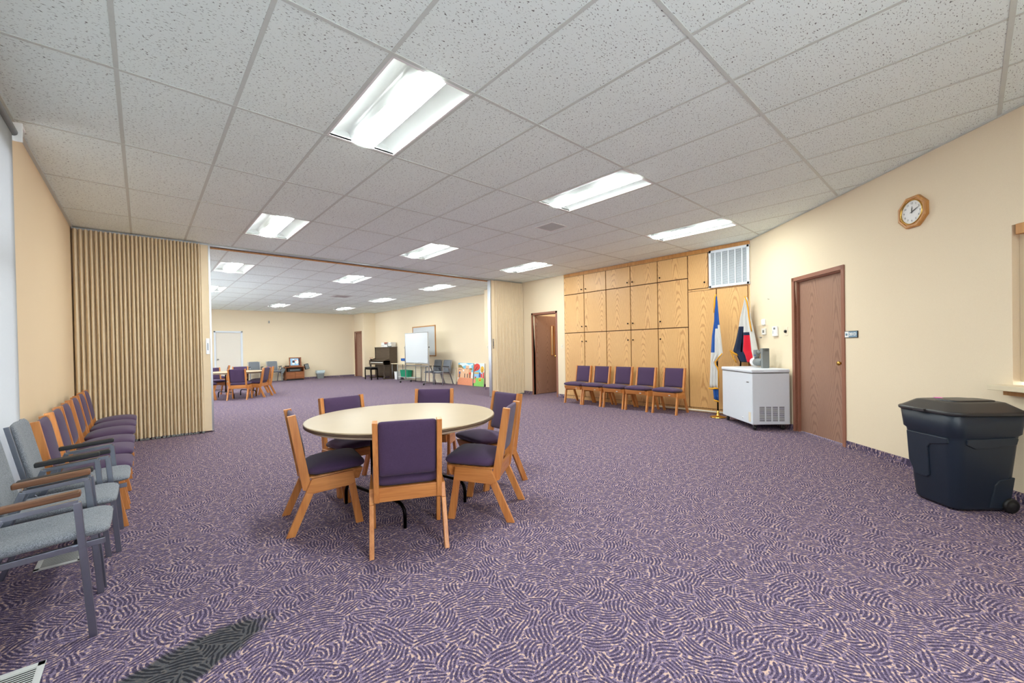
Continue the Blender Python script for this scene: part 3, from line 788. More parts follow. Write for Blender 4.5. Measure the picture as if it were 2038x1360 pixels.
# the end with the compressor grille faces the camera
mb=MB()
for c in range(4):
    for q in range(14):
        y=.10+c*.092; z=.135+q*.0155; mb.box(Wf/2-.001,Wf/2+.0015,y,y+.072,z,z+.007)
part('compressor_grille',mb,M['ventdark'],r)
part('grille_plate',MB().box(Wf/2-.002,Wf/2+.0008,.08,.47,.115,.365),M['white'],r)
part('drain_cap',MB().lathe([(.012,0),(.012,-.008),(0,-.009)],(.20,0,.15),12,axis='y'),M['white2'],r)
part('control_plate',MB().box(.37,.43,-.004,0,.12,.26),M['cream'],r,.002)
part('brand_plate',MB().box(.32,.38,-.003,0,.688,.700),M['steel'],r)
for sx in (-1,1):
    for yy in (.06,.46):
        mb=MB(); cx=sx*(Wf/2-.06)
        mb.box(cx-.03,cx+.03,yy-.03,yy+.03,.075,.088,0)
        mb.lathe([(.008,-.014),(.033,-.012),(.035,0),(.033,.012),(.008,.014)],(cx,yy,.035),16,axis='y',mi=1)
        mb.box(cx-.006,cx+.006,yy-.020,yy-.016,.03,.08,0); mb.box(cx-.006,cx+.006,yy+.016,yy+.020,.03,.08,0)
        part('caster',mb,[M['steel'],M['black']],r)
part('base_rail',MB().box(-Wf/2+.02,Wf/2-.02,.03,.06,.08,.095).box(-Wf/2+.02,Wf/2-.02,Df-.05,Df-.02,.08,.095),M['oakedge'],r)
# grey hand tool lying on the freezer
r=diag_root('vacuum_cleaner','grey and white handheld vacuum standing on the freezer lid before the flag','appliance',5.02,5.16,.885)
mb=MB(); mb.box(.11,.16,-.05,.06,0,.30); mb.box(.08,.16,-.045,.05,.24,.30); part('dock',mb,M['greyplastic'],r,.012)
part('motor_barrel',MB().tube([(-.12,0,.085),(-.06,0,.085),(.11,0,.085)],.058,18),M['greyplastic'],r)
part('dust_cup',MB().lathe([(0,-.20),(.045,-.20),(.062,-.185),(.066,-.15),(.066,-.11),(.05,-.105)],(0,0,.085),20,axis='x'),M['white2'],r)
part('handle',MB().tube([(-.09,0,.14),(-.09,0,.24),(-.07,0,.255),(-.02,0,.225),(.10,0,.262)],[.034,.034,.022,.016,.016],12),M['greyplastic'],r)
part('battery',MB().box(-.13,-.055,-.035,.035,.17,.275),M['greyplastic'],r,.01)
part('trigger',MB().box(-.085,-.06,-.038,-.03,.18,.20),M['royal'],r)

# ------------------------------------------------------------------ flags
def drape(name,rows,N,depth,colf,mats,parent,ripples=4,phase=0,off=0):
    """rows = (z, left, right) along local X; folded cloth"""
    mb=MB(); vs=[]; K=len(rows)
    for (z,a,b) in rows:
        for i in range(N+1):
            u=i/N; x=a+(b-a)*u; vs.append((x,off+depth*(abs(b-a)/.2+.25)*math.sin(u*ripples*PI*2+phase+z*.8),z))
    for k in range(K-1):
        for i in range(N):
            u=(i+.5)/N; z=(rows[k][0]+rows[k+1][0])/2
            mb.add([vs[k*(N+1)+i],vs[k*(N+1)+i+1],vs[(k+1)*(N+1)+i+1],vs[(k+1)*(N+1)+i]],[(0,1,2,3)],colf(u,z),True)
    o=part(name,mb,mats,parent); m=o.modifiers.new('s','SOLIDIFY'); m.thickness=.002; return o
def lerp_rows(R,n):
    out=[]
    for (z0,a0,b0),(z1,a1,b1) in zip(R,R[1:]):
        for k in range(n): u=k/n; out.append((z0+(z1-z0)*u,a0+(a1-a0)*u,b0+(b1-b0)*u))
    out.append(R[-1]); return out
# local X = towards -y (to the right in view)
r=thing('flag_on_stand','white and blue flag with gold fringe on a pole stand left of the freezer','flag',(7.42,.625,0),-PI/2,'flags in the corner')
part('stand_base',MB().lathe([(0,0),(.125,0),(.125,.012),(.10,.022),(.04,.032),(.022,.06),(.018,.12),(0,.12)],n=32),M['brass'],r)
part('pole',MB().tube([(0,0,.1),(0,0,1.1),(0,0,2.07)],.013,12),M['blackm'],r)
rows=lerp_rows([(2.095,-.012,.014),(1.98,-.02,.03),(1.65,-.035,.05),(1.40,-.075,.075),(1.13,-.095,.098),(1.08,-.10,.10),(.93,-.105,-.02),(.86,-.108,.02),(.80,-.11,.034),(.5,-.125,.03)],4)
def cf(u,z):
    if z>1.62: return 1 if u>.25 else 1
    if z>1.50: return 1 if (z-1.50)/.12>u-.2 else 0
    if z>1.12: return 1 if u<.32 else 0
    return 0
drape('flag_cloth',rows,28,.012,cf,[M['whitecloth'],M['royal']],r,3,off=-.03)
drape('inner_fold',lerp_rows([(.56,-.08,.02),(.30,-.06,.02)],4),12,.012,lambda u,z:0,[M['royal']],r,2,off=-.012)
def fringe(name,pts,parent,w=.02,off=-.045):
    part(name,MB().tube([(x,off,z) for x,z in pts],[w*(.9+.2*((i*37)%5)/5) for i in range(len(pts))],8),M['goldfringe'],parent)
fringe('gold_fringe',[(.005,2.11),(-.012,2.06),(-.02,1.95),(-.028,1.8)],r,.014,-.03)
fringe('gold_fringe',[(.10,1.10),(.04,1.03),(-.02,.95),(-.01,.90),(.02,.86),(.034,.80),(.034,.52)],r,.011)
fringe('gold_fringe',[(-.13,.50),(-.08,.492),(-.02,.505),(.03,.50)],r,.014)
fringe('gold_fringe',[(-.06,.30),(-.03,.285),(.02,.275)],r,.014,-.012)
r=thing('flag_on_stand','white, navy and red flag on a pole in the corner behind the freezer','flag',(7.68,.40,0),math.atan2(-1,-1)+PI*0.93-PI/2+PI/2-PI*.25+0,'flags in the corner')
r.rotation_euler=(0,0,math.radians(-109))
part('stand_base',MB().lathe([(0,0),(.085,0),(.085,.012),(.03,.03),(.018,.06),(.018,.12),(0,.12)],n=28),M['brass'],r)
part('pole',MB().tube([(0,0,.1),(.09,0,1.2),(.17,0,2.02)],.013,12),M['blackm'],r)
rows=lerp_rows([(z_,a_*1.18,b_*1.18) for z_,a_,b_ in [(2.03,.15,.19),(1.9,.12,.215),(1.7,.065,.235),(1.5,.03,.27),(1.3,-.015,.305),(1.14,-.06,.33),(1.06,.0,.335),(.95,.05,.33)]],4)
def cf2(u,z):
    if z>1.56: return 0
    if u<.34: return 1
    if z>1.46: return 0 
    if u<.46: return 1 if z<1.44 else 0
    if u<.74: return 2 if z>.95 and z<1.40 else 1
    return 0
drape('flag_cloth',rows,34,.014,cf2,[M['whitecloth'],M['navy'],M['red']],r,3,off=-.03)
fringe('gold_fringe',[(x_*1.18,z_) for x_,z_ in [(.165,2.05),(.195,1.96),(.212,1.85),(.225,1.7),(.245,1.55),(.262,1.46)]],r,.011)
fringe('gold_fringe',[(-.10,1.15),(-.035,1.10),(.047,1.07)],r,.016)
fringe('gold_fringe',[(-.088,1.12),(-.035,1.02),(.02,.94)],r,.010)

# ------------------------------------------------------------------ things on the diagonal wall
def on_wall(name,label,cat,x,y,z,group=None):
    s=sof(x,y); X_,Y_=xy(s,TW); return thing(name,label,cat,(X_,Y_,z),math.radians(-135),group)
# clock: local X right, Y into wall
r=on_wall('wall_clock','octagonal oak framed wall clock high on the cream wall above the bin','clock',5.672,-1.923,2.508)
def octo(R,rot=PI/8): return [(R*math.cos(rot+k*PI/4),R*math.sin(rot+k*PI/4)) for k in range(8)]
def ring(mb,Ra,Rb,ya,yb,circ=False,mi=0):
    # band between polygon radius Ra (outer, depth ya) and Rb (inner, depth yb)
    n=48; 
    def P(R_,k,c):
        a=2*PI*k/n
        if c: return (R_*math.cos(a),R_*math.sin(a))
        q=PI/4; b=((a+PI/8)%q)-PI/8; rr=R_*math.cos(PI/8)/math.cos(b); return (rr*math.cos(a),rr*math.sin(a))
    vs=[];
    for k in range(n): x,z=P(Ra,k,False); vs.append((x,ya,z))
    for k in range(n): x,z=P(Rb,k,circ); vs.append((x,yb,z))
    mb.add(vs,[(k,(k+1)%n,(k+1)%n+n,k+n) for k in range(n)],mi)
Ro=.160
mb=MB(); ring(mb,Ro,Ro,0,-.028); ring(mb,Ro,Ro*.93,-.028,-.034); ring(mb,Ro*.93,Ro*.84,-.034,-.034); ring(mb,Ro*.84,Ro*.82,-.034,-.028); ring(mb,Ro*.82,Ro*.735,-.028,-.030,True)
part('case',mb,M['oakedge'],r)
part('bezel',MB().lathe([(Ro*.735,-.028),(Ro*.72,-.036),(Ro*.69,-.036),(Ro*.675,-.024),(Ro*.675,-.012)],n=48,axis='y',cap=False),M['brass'],r)
dl=part('dial',MB().lathe([(Ro*.69,-.020),(Ro*.69,-.024),(0,-.024)],n=48,axis='y',smooth=False,cap=False),M['white2'],r)
RX=Matrix.Rotation(PI/2,4,'X')
for k in range(1,13):
    a=PI/2-k*PI/6; text_mesh(str(k),.026,.0003,Matrix.Translation((.083*math.cos(a),-.0250,.083*math.sin(a)))@RX,M['black'],dl,'numeral')
mb=MB().prism([(-.004,-.012),(.004,-.012),(.005,.03),(0,.058),(-.005,.03)],-.0275,-.0262,'y',M=Matrix.Rotation(math.radians(4),4,'Y')); part('hour_hand',mb,M['black'],r)
mb=MB().prism([(-.003,-.016),(.003,-.016),(.004,.045),(0,.088),(-.004,.045)],-.0295,-.0282,'y',M=Matrix.Rotation(math.radians(66),4,'Y')); part('minute_hand',mb,M['black'],r)
part('crystal',MB().lathe([(0,-.037),(Ro*.4,-.036),(Ro*.68,-.033)],n=40,axis='y',cap=False),M['pane'],r)
# sign with the room number
r=on_wall('room_sign','small grey room number sign reading 201D beside the brown door','sign',6.240,-1.355,1.348)
part('plate',MB().box(-.098,.098,-.008,0,-.04,.04),M['black'],r,.002)
t=NT('sign grey blue'); M['signblue']=t.out(lin((120,150,170)),.5)
part('number_field',MB().box(-.035,.090,-.010,-.008,-.034,.034),M['signblue'],r)
part('emblem_field',MB().box(-.094,-.036,-.010,-.008,-.034,.034),M['white2'],r)
part('emblem',MB().lathe([(0,-.012),(.015,-.012),(.015,-.010)],(-.067,0,0),20,axis='y'),M['signblue'],r)
text_mesh('201D',.048,.0008,Matrix.Translation((.026,-.011,0))@RX,M['white2'],r,'room_number',bold=.0015)
# controls near the corner
r=on_wall('wall_sensor','small white rounded square sensor above the clear thermostat guard','sensor',7.528,-.067,1.60)
part('cover',MB().pillow((0,-.012,0),.052,.05,.016,e=.35,M=RX),M['white2'],r)
r=on_wall('thermostat','white thermostat inside a clear plastic guard on the cream wall','thermostat',7.52,-.075,1.45)
part('control',MB().box(-.045,.055,-.028,-.002,-.05,.05),M['white2'],r,.004); part('display',MB().box(-.012,.035,-.030,-.027,-.022,.022),M['greyplastic'],r)
gm=MB().box(-.135,.10,-.07,-.066,-.095,.095); gm.box(-.135,-.131,-.07,0,-.095,.095); gm.box(.096,.10,-.07,0,-.095,.095); gm.box(-.135,.10,-.07,0,.091,.095); gm.box(-.135,.10,-.07,0,-.095,-.091)
part('clear_guard',gm,M['pane2'] if 'pane2' in M else M['pane'],r)
part('guard_lock',MB().lathe([(.012,-.005),(.012,.02)],(-.02,-.06,-.095),10,axis='y'),M['steel'],r)
r=on_wall('thermostat','white programmable thermostat without a guard, right of the guarded one','thermostat',7.297,-.298,1.44)
part('housing',MB().box(-.062,.062,-.03,0,-.075,.075),M['white2'],r,.006); part('display',MB().box(-.022,.028,-.032,-.029,.028,.058),M['greyplastic'],r)
part('button',MB().box(-.035,-.028,-.032,-.029,-.035,.01),M['greyplastic'],r)
r=on_wall('dimmer_switch','ivory wall plate with a round black knob beside the door frame','switch',7.12,-.475,1.43)
part('plate',MB().box(-.04,.04,-.006,0,-.062,.062),M['cream'],r,.002); part('knob',MB().lathe([(.022,0),(.02,-.022),(0,-.024)],(0,-.004,.0),16,axis='y'),M['black'],r)
r=on_wall('wall_hook','tiny screw hook on the cream wall above the thermostats','hook',7.42,-.175,1.95)
part('screw',MB().tube([(0,0,0),(0,-.02,0),(0,-.026,.012)],.004,6),M['steel'],r)
# serving hatch
r=on_wall('serving_hatch','oak framed serving hatch with tan shutter at the right edge above the bin','hatch',*xy(SH-.75,TW),0)
w2=.75; mb=MB()
mb.box(-w2+.055,-w2+.085,.03,.10,.93,2.10); mb.box(w2-.09,w2-.05,.03,.10,.93,2.10); mb.box(-w2+.035,w2,-.012,.06,2.06,2.14)
part('frame',mb,M['oakedge'],r,.003)
part('drywall_jamb',MB().box(-w2+.002,-w2+.055,.055,.12,.93,2.14),M['wall'],r)
part('shutter_panel',MB().box(-w2+.095,w2-.09,.085,.11,.93,2.08),M['tan'],r)
part('shutter_stile',MB().box(-w2+.085,-w2+.105,.07,.10,.93,2.07),M['oakedge'],r)
part('latch',MB().box(-w2+.06,-w2+.13,.05,.075,1.58,1.66).box(-w2+.075,-w2+.2,.04,.06,1.61,1.635),M['steel'],r,.002)
part('sill',MB().box(-w2-.06,w2,-.13,.06,.865,.905),M['beige'],r,.004)
part('sill_cleat',MB().box(-w2-.03,w2,-.04,0,.825,.865),M['oakedge'],r)
# light switches and small fittings
def plate(name,label,cat,loc,rz,w=.07,h=.115,mat='cream',tog=True):
    r=thing(name,label,cat,loc,rz); part('plate',MB().box(-w/2,w/2,-.006,0,-h/2,h/2),M[mat],r,.002)
    if tog: part('toggle',MB().box(-.006,.006,-.016,-.005,-.008,.014),M['white2'],r)
    return r
plate('light_switch','ivory light switch between the open brown door and the oak cabinets','switch',(XR,4.47,1.27),-PI/2)
plate('light_switch','ivory light switch on the cream wall left of the right hand partition','switch',(XR,7.42,1.30),-PI/2)
r=thing('thermostat','small framed thermostat beside the far white door, upper one','thermostat',(2.08,YF,1.52)); part('housing',MB().box(-.075,.075,-.03,0,-.09,.09),M['vent'],r,.004); part('display',MB().box(-.03,.04,-.033,-.029,-.03,.03),M['black'],r)
plate('light_switch','wide ivory switch plate beside the far white door, below the thermostat','switch',(2.10,YF,1.27),0,.15,.10)
r=thing('wall_speaker_bracket','tiny dark bracket high on the far cream wall','bracket',(4.19,YF,2.56)); part('hook',MB().box(-.02,.02,-.05,0,-.05,.05),M['steel'],r,.004)

# ------------------------------------------------------------------ wheeled bin, aligned with the diagonal wall
r=diag_root('wheeled_bin','large black wheeled bin with domed lid against the wall below the clock','trash bin',1.80,4.93)
def rr(a,b,rad,n=8,cx=0,cy=0):
    P=[]
    for qx,qy,st in ((1,1,0),(-1,1,PI/2),(-1,-1,PI),(1,-1,3*PI/2)):
        for k in range(n+1):
            an=st+PI/2*k/n; P.append((cx+qx*(a-rad)+rad*math.cos(an),cy+qy*(b-rad)+rad*math.sin(an)))
    return P
def loft(secs,mi=0,smooth=True,cap0=True,cap1=True):
    mb=MB(); n=len(secs[0][0]); vs=[]
    for P,z in secs: vs+=[(x,y,z) for x,y in P]
    fs=[]
    for i in range(len(secs)-1):
        for k in range(n): fs.append((i*n+k,i*n+(k+1)%n,(i+1)*n+(k+1)%n,(i+1)*n+k))
    mb.add(vs,fs,mi,smooth)
    if cap0: mb.add(vs[:n],[tuple(range(n-1,-1,-1))],mi)
    if cap1: mb.add(vs[-n:],[tuple(range(n))],mi)
    return mb
A_,B_=.178,.20
mb=loft([(rr(A_-.012,B_-.012,.06),.012),(rr(A_,B_,.07),.03),(rr(A_+.035,B_+.035,.075),.52),(rr(A_+.040,B_+.040,.075),.56),(rr(A_+.052,B_+.052,.075),.575),(rr(A_+.064,B_+.066,.08),.715),(rr(A_+.055,B_+.055,.08),.720)])
part('tub',mb,M['bin'],r,0)
# raised moulded panel: front-left face and right face
def facequad(u0,u1):pass
def tubx(z): return A_+.035*(z-.03)/.49
mb=MB()
P=[(-.12,.20),(-.02,.20),(.0,.22),(.005,.44),(.03,.47),(.165,.50),(.165,.54),(-.165,.54),(-.165,.30)]
vs=[]; 
for y_off in (.0,):
    n=len(P)
    f=[(x,-(B_+.035*(z-.03)/.49)-.010,z) for x,z in P]; b=[(x,-(B_+.035*(z-.03)/.49)+.01,z) for x,z in P]
    mb.add(f+b,[tuple(range(n))]+[(i,i+n,(i+1)%n+n,(i+1)%n) for i in range(n)],0)
part('moulded_panel',mb,M['bin'],r,.006); mb=MB()
P=[(-.16,.50),(-.16,.54),(.17,.555),(.19,.545),(.18,.50),(.02,.475),(-.1,.47)]
n=len(P); xo=lambda z:A_+.035*(z-.03)/.49
f=[(xo(z)+.010,y,z) for y,z in P]; b=[(xo(z)-.01,y,z) for y,z in P]
mb.add(f+b,[tuple(range(n))]+[(i,i+n,(i+1)%n+n,(i+1)%n) for i in range(n)],0)
part('moulded_panel',mb,M['bin'],r,.006); mb=MB()
P=[(.03,.03),(.055,.20),(.085,.24),(.19,.26),(.17,.03)]; n=len(P)
f=[(xo(z)+.006,y,z) for y,z in P]; b=[(xo(z)-.01,y,z) for y,z in P]
mb.add(f+b,[tuple(range(n))]+[(i,i+n,(i+1)%n+n,(i+1)%n) for i in range(n)],0)
part('moulded_panel',mb,M['bin'],r,.006)
mb=loft([(rr(A_+.068,B_+.068,.08),.712),(rr(A_+.076,B_+.078,.09),.717),(rr(A_+.078,B_+.080,.09),.733),(rr(A_+.072,B_+.072,.085),.741),(rr(A_+.060,B_+.060,.08),.745),(rr(A_-.005,B_+.0,.07),.795),(rr(A_-.03,B_-.02,.06),.80)])
lid=part('lid',mb,M['binlid'],r)
part('lid_panel',loft([(rr(.085,.155,.03,cx=.045),.793),(rr(.08,.15,.03,cx=.045),.808),(rr(.07,.14,.03,cx=.045),.811)]),M['binlid'],lid)
part('lid_tab',MB().box(-.05,.04,-B_-.097,-B_-.07,.717,.739),M['binlid'],lid,.004)
part('handle_bar',MB().tube([(-.12,B_+.07,.69),(-.12,B_+.10,.71),(.14,B_+.10,.71),(.20,B_+.10,.70),(.20,B_+.06,.66)],.013,10),M['binlid'],r)
for sx in (-1,1):
    mb=MB(); mb.lathe([(.0,-.022),(.022,-.022),(.03,-.012),(.042,-.018),(.052,-.012),(.054,0),(.05,.014),(0,.016)],(sx*(A_+.012),B_-.035,.054),24,axis='x',M=Matrix.Scale(-sx,4,(1,0,0)))
    part('wheel',mb,M['black'],r)
tag(part('sticky_note',MB().box(-.03,.03,-.022,.022,0,.001,M=Matrix.Translation((*xy(1.93,4.90),.8015))@Matrix.Rotation(.3,4,'Z')),M['pink']),'pink sticky note on the lid of the black bin','sticky note')
bpy.data.objects['sticky_note'].location=(0,0,0)

# ------------------------------------------------------------------ far room: recess wall
# low cream heater covers
def heater(label,loc,rz,L_,H):
    r=thing('heater_cover',label,'heater',loc,rz,'cream heater covers')
    part('casing',MB().box(-L_/2,L_/2,-.05,0,.0,H),M['cream'],r,.006)
    mb=MB(); n=max(2,int(L_/.9)); 
    for k in range(n):
        a=-L_/2+.04+k*(L_-.08)/n; b=a+(L_-.08)/n-.04
        for q in range(4): z=.16+q*(H-.24)/4; mb.box(a,b,-.058,-.05,z,z+.018)
    part('louvre',mb,M['beige'],r)
    part('top_cap',MB().box(-L_/2-.01,L_/2+.01,-.06,0,H,H+.015),M['cream'],r); return r
heater('long cream heater cover under the wall whiteboard, behind the armchairs',(XREC-.012,11.9,0),-PI/2,3.9,.56)
heater('low cream heater cover on the far wall behind the grey armchairs',(4.0,YF-.012,0),0,1.35,.40)
# framed wall whiteboard
r=thing('wall_whiteboard','oak framed whiteboard hung on the far room wall behind the rolling one','whiteboard',(XREC,12.18,1.585),-PI/2)
w,h=.885,.595; mb=MB()
for a in ((-w,w,-h,-h+.04),(-w,w,h-.04,h),(-w,-w+.04,-h,h),(w-.04,w,-h,h)): mb.box(a[0],a[1],-.03,0,a[2],a[3])
part('frame',mb,M['oakedge'],r,.003); part('board',MB().box(-w+.03,w-.03,-.018,-.005,-h+.03,h-.03),M['board'],r); part('pen_ledge',MB().box(-w+.04,w-.04,-.05,-.018,-h+.035,-h+.05),M['alu'],r)
# rolling whiteboard
r=thing('rolling_whiteboard','white rolling whiteboard on an aluminium stand before the framed board','whiteboard',(7.60,11.36,0),-PI/2)
w=.84; mb=MB()
part('board',MB().box(-w+.02,w-.02,-.012,.012,.77,1.86),M['board'],r)
for a in ((-w,w,.752,.775),(-w,w,1.857,1.88),(-w,-w+.022,.752,1.88),(w-.022,w,.752,1.88)): mb.box(a[0],a[1],-.016,.016,a[2],a[3])
part('frame',mb,M['alu'],r,.003)
for sx in (-1,1):
    mb=MB().tube([(sx*(w+.03),0,.10),(sx*(w+.03),0,1.40)],0,sq=(.015,.015)); part('upright',mb,M['alu'],r)
    mb=MB().tube([(sx*(w+.03),-.24,.085),(sx*(w+.03),.24,.085)],0,sq=(.02,.012)); ft=part('foot',mb,M['alu'],r,.003)
    for yy in (-.22,.22): part('caster',MB().lathe([(.0,-.014),(.032,-.012),(.035,0),(.032,.012),(0,.014)],(sx*(w+.03),yy,.036),14,axis='x').box(sx*(w+.03)-.006,sx*(w+.03)+.006,yy-.01,yy+.01,.04,.08),M['black'],ft)
    part('pivot_knob',MB().lathe([(.018,0),(.018,.03)],(sx*(w+.045) if sx>0 else sx*(w+.045)-.03,0,1.33),12,axis='x'),M['black'],r)
part('pen_tray',MB().box(-w,w,-.07,-.016,.735,.75),M['alu'],r); part('lower_rail',MB().tube([(-w-.03,0,.66),(w+.03,0,.66)],0,sq=(.012,.02)),M['alu'],r)
# upright piano, bench, books
r=thing('upright_piano','dark brown upright piano against the far room side wall','piano',(8.05,15.25,0),-PI/2)
w=.75
part('cabinet',MB().box(-w+.03,w-.03,.0,.33,.10,1.36),M['piano'],r,.006)
part('lid',MB().box(-w-.01,w+.01,-.03,.345,1.36,1.39),M['piano'],r,.006)
part('side_panel',MB().prism([(-.02,0),(.335,0),(.335,1.36),(-.02,1.36),(-.02,.9),(-.30,.80),(-.30,.62),(-.02,.62)],-w,-w+.03),M['piano'],r,.004)
part('side_panel',MB().prism([(-.02,0),(.335,0),(.335,1.36),(-.02,1.36),(-.02,.9),(-.30,.80),(-.30,.62),(-.02,.62)],w-.03,w),M['piano'],r,.004)
part('music_desk',MB().box(-w+.08,w-.08,-.045,-.012,.90,1.26,M=Matrix.Rotation(math.radians(-4),4,'X')),M['piano'],r,.006)
part('key_bed',MB().box(-w,w,-.31,0,.62,.70),M['piano'],r,.006); part('fallboard',MB().box(-w+.05,w-.05,-.22,-.02,.78,.83),M['piano'],r,.01)
part('cheek_block',MB().box(-w,-w+.07,-.30,-.0,.70,.80),M['piano'],r); part('cheek_block',MB().box(w-.07,w,-.30,-.0,.70,.80),M['piano'],r)
mb=MB(); 
for k in range(36): x=-w+.085+k*(2*w-.17)/36; mb.box(x,x+.036,-.27,-.12,.70,.725)
part('keys',mb,M['paper'],r)
for sx in (-1,1):
    x=sx*(w-.05); part('leg',MB().lathe([(.045,0),(.045,.06),(.03,.09),(.024,.2),(.036,.34),(.03,.5),(.045,.60),(.045,.62)],(x,-.25,0),14),M['piano'],r)
    part('toe_block',MB().box(x-.03,x+.03,-.30,.0,.0,.05),M['piano'],r)
part('pedal',MB().box(-.10,-.07,-.12,0,.07,.085).box(-.015,.015,-.12,0,.07,.085).box(.07,.10,-.12,0,.07,.085),M['brass'],r)
r=thing('piano_bench','black piano bench with padded seat tucked before the piano','bench',(7.42,15.0,0),-PI/2)
part('seat',MB().pillow((0,0,.51),.36,.165,.035,e=.2),M['black'],r)
part('apron',MB().box(-.34,.34,-.15,.15,.43,.485),M['blackm'],r)
for sx in (-1,1):
    for sy in (-1,1): part('leg',MB().tube([(sx*.32,sy*.135,0),(sx*.32,sy*.135,.45)],0,sq=(.018,.018)),M['blackm'],r)
rnd=random.Random(5)
cov=[M['paper'],M['vent'],M['white2'],M['paper'],M['greyplastic']]
pos=[]
for q,(yy,xx) in enumerate(((15.30,8.22),(14.97,8.2),(14.66,8.24))):
    z=1.39
    for k in range(4):
        th=.05; a=rnd.uniform(-.1,.1); words=('left','middle','right')[q]; lv=('bottom','second from bottom','third from bottom','top')[k]
        lab='white papers or book in the %s stack on the piano, %s'%(words,lv)
        mt=cov[(q*2+k)%5]
        if q==1 and k==3: mt=M['book']; lab='reddish book on top of the middle stack on the piano'
        r=thing('songbook',lab,'book',(xx,yy,z),a,'books piled on the piano')
        part('pages',MB().box(-.11,.11,-.14,.14,.004,th-.004),M['paper'],r); part('cover',MB().box(-.115,.115,-.145,.145,0,.004).box(-.115,.115,-.145,.145,th-.004,th).box(-.118,-.113,-.145,.145,0,th),mt,r); z+=th+.001
r=thing('music_stand_ornaments','small reddish bells on stems at the left end of the piano','ornament',(7.80,15.88,.812))
for k in range(5):
    a=k*1.26; part('stem',MB().tube([(0,0,0),(.03*math.cos(a),.05*math.sin(a),.07),(.05*math.cos(a),.12*math.sin(a),.12)],.006,6),M['book'],r)
part('cup',MB().lathe([(0,0),(.035,0),(.045,.05),(.04,.05)],n=14),M['black'],r)
# work table with tubs
r=thing('work_table','small folding table with thin grey legs beside the piano','table',(8.165,13.3,0),-PI/2)
part('tabletop',MB().box(-1.05,1.1,-.15,.15,.655,.68),M['beige'],r,.004)
for x in (-.99,-.5,1.04):
    for y in (-.12,.12): part('leg',MB().tube([(x,y,0),(x,y,.655)],.015,8),M['steel'],r)
part('lower_shelf',MB().box(-.48,1.0,-.12,.12,.12,.14),M['vent'],r)
def tub(label,loc,w,d,h,mat,name='storage_tub',cat='tub',group=None):
    r=thing(name,label,cat,loc,-PI/2,group)
    mb=loft([(rr(w*.43,d*.43,.02),0),(rr(w/2,d/2,.025),h*.93),(rr(w/2+.01,d/2+.01,.025),h*.93),(rr(w/2+.01,d/2+.01,.025),h),(rr(w/2-.01,d/2-.01,.02),h),(rr(w*.42,d*.42,.02),.01)],smooth=False)
    part('tub',mb,mat,r); return r
tub('bright green storage box on the shelf under the work table',(8.165,13.28,.14),.66,.22,.28,M['green'])
tub('white storage box on the floor under the work table, piano side',(8.165,14.05,0),.24,.2,.33,M['white2'])
r=tub('pale basket with blue rim on the work table',(8.165,13.3,.68),.34,.22,.14,M['cream'])
part('blue_rim',loft([(rr(.185,.125,.025),.12),(rr(.19,.13,.025),.22),(rr(.175,.115,.02),.22),(rr(.17,.11,.02),.12)],smooth=False),M['blue'],r)
r=thing('toy_bag','orange red cloth bundle sticking out of the blue rimmed basket','bundle',(8.165,13.25,.82),0); part('cloth',MB().pillow((0,0,.04),(.07),.12,.05,e=.7),M['red'],r)

# paintings leaning on the wall
PM={k:plain('paint '+k,c,.6,var=.12,scale=25) for k,c in dict(sky=(120,196,226),cloud=(226,240,244),adobe=(238,190,150),adobe2=(226,164,120),ground=(232,150,112),dark=(70,44,52),hill=(150,130,80),grass=(140,206,100),redt=(226,70,60),yel=(240,184,50),bl=(50,96,170),water=(150,196,230),white=(245,240,235),pinkk=(244,150,130)).items()}
def painting(label,y,w,h,shapes,lean,x=8.30,mats=()):
    r=thing('canvas_painting',label,'painting',(x,y,0.004),-PI/2,'paintings leaning on the wall'); r.rotation_euler=(0,0,-PI/2)
    Mx=Matrix.Translation((0,0,0))@Matrix.Rotation(-lean,4,'X')
    part('canvas',MB().box(-w/2,w/2,0,.022,0,h,M=Mx),PM['white'],r)
    mb=MB(); ks=[]; 
    for i,(k,P) in enumerate(shapes):
        if k not in ks: ks.append(k)
        mb.prism([(-w/2+a*w,b*h) for a,b in P],-.0006-i*.0004,0,'y',mi=ks.index(k),M=Mx)
    part('paint_layer',mb,[PM[k] for k in ks],r)
    return r
R_=lambda a,b,c,d:[(a,c),(b,c),(b,d),(a,d)]
def E_(cx,cy,rx,ry,n=14): return [(cx+rx*math.cos(2*PI*k/n),cy+ry*math.sin(2*PI*k/n)) for k in range(n)]
painting('large unframed painting of a tan adobe village leaning against the far room wall',9.33,.87,.76,[
 ('sky',R_(0,1,.6,1)),('cloud',[(0,.75),(.5,.9),(.9,.72),(.9,.86),(.5,1),(.1,.98)]),('cloud',[(.6,.8),(.98,.92),(.98,.98),(.6,.9)]),('hill',[(0,.72),(0,.92),(.2,.9),(.38,.76),(.38,.7)]),
 ('ground',[(0,0),(1,0),(1,.32),(.85,.34),(.1,.34),(0,.2)]),('adobe',R_(0,.28,.33,.78)),('adobe2',R_(0,.07,.33,.74)),('adobe',R_(.28,.56,.33,.74)),('adobe',R_(.52,.74,.33,.88)),('adobe2',R_(.72,.9,.33,.74)),('adobe',R_(.40,.70,.33,.55)),
 ('dark',[(.45,.34),(.5,.34),(.5,.5),(.475,.54),(.45,.5)]),('dark',[(.63,.34),(.68,.34),(.68,.5),(.655,.54),(.63,.5)]),('dark',R_(.08,.12,.68,.72)),('dark',R_(.18,.22,.68,.72)),('white',R_(.35,.42,.62,.70)),('dark',R_(.57,.59,.72,.77)),('dark',R_(.65,.67,.72,.77)),
 ('dark',R_(.10,.15,.34,.5)),('bl',R_(.08,.17,.50,.6)),('dark',R_(.8,.84,.34,.5)),('redt',R_(.77,.87,.5,.58)),('hill',R_(.8,.95,.7,.78))],.08)
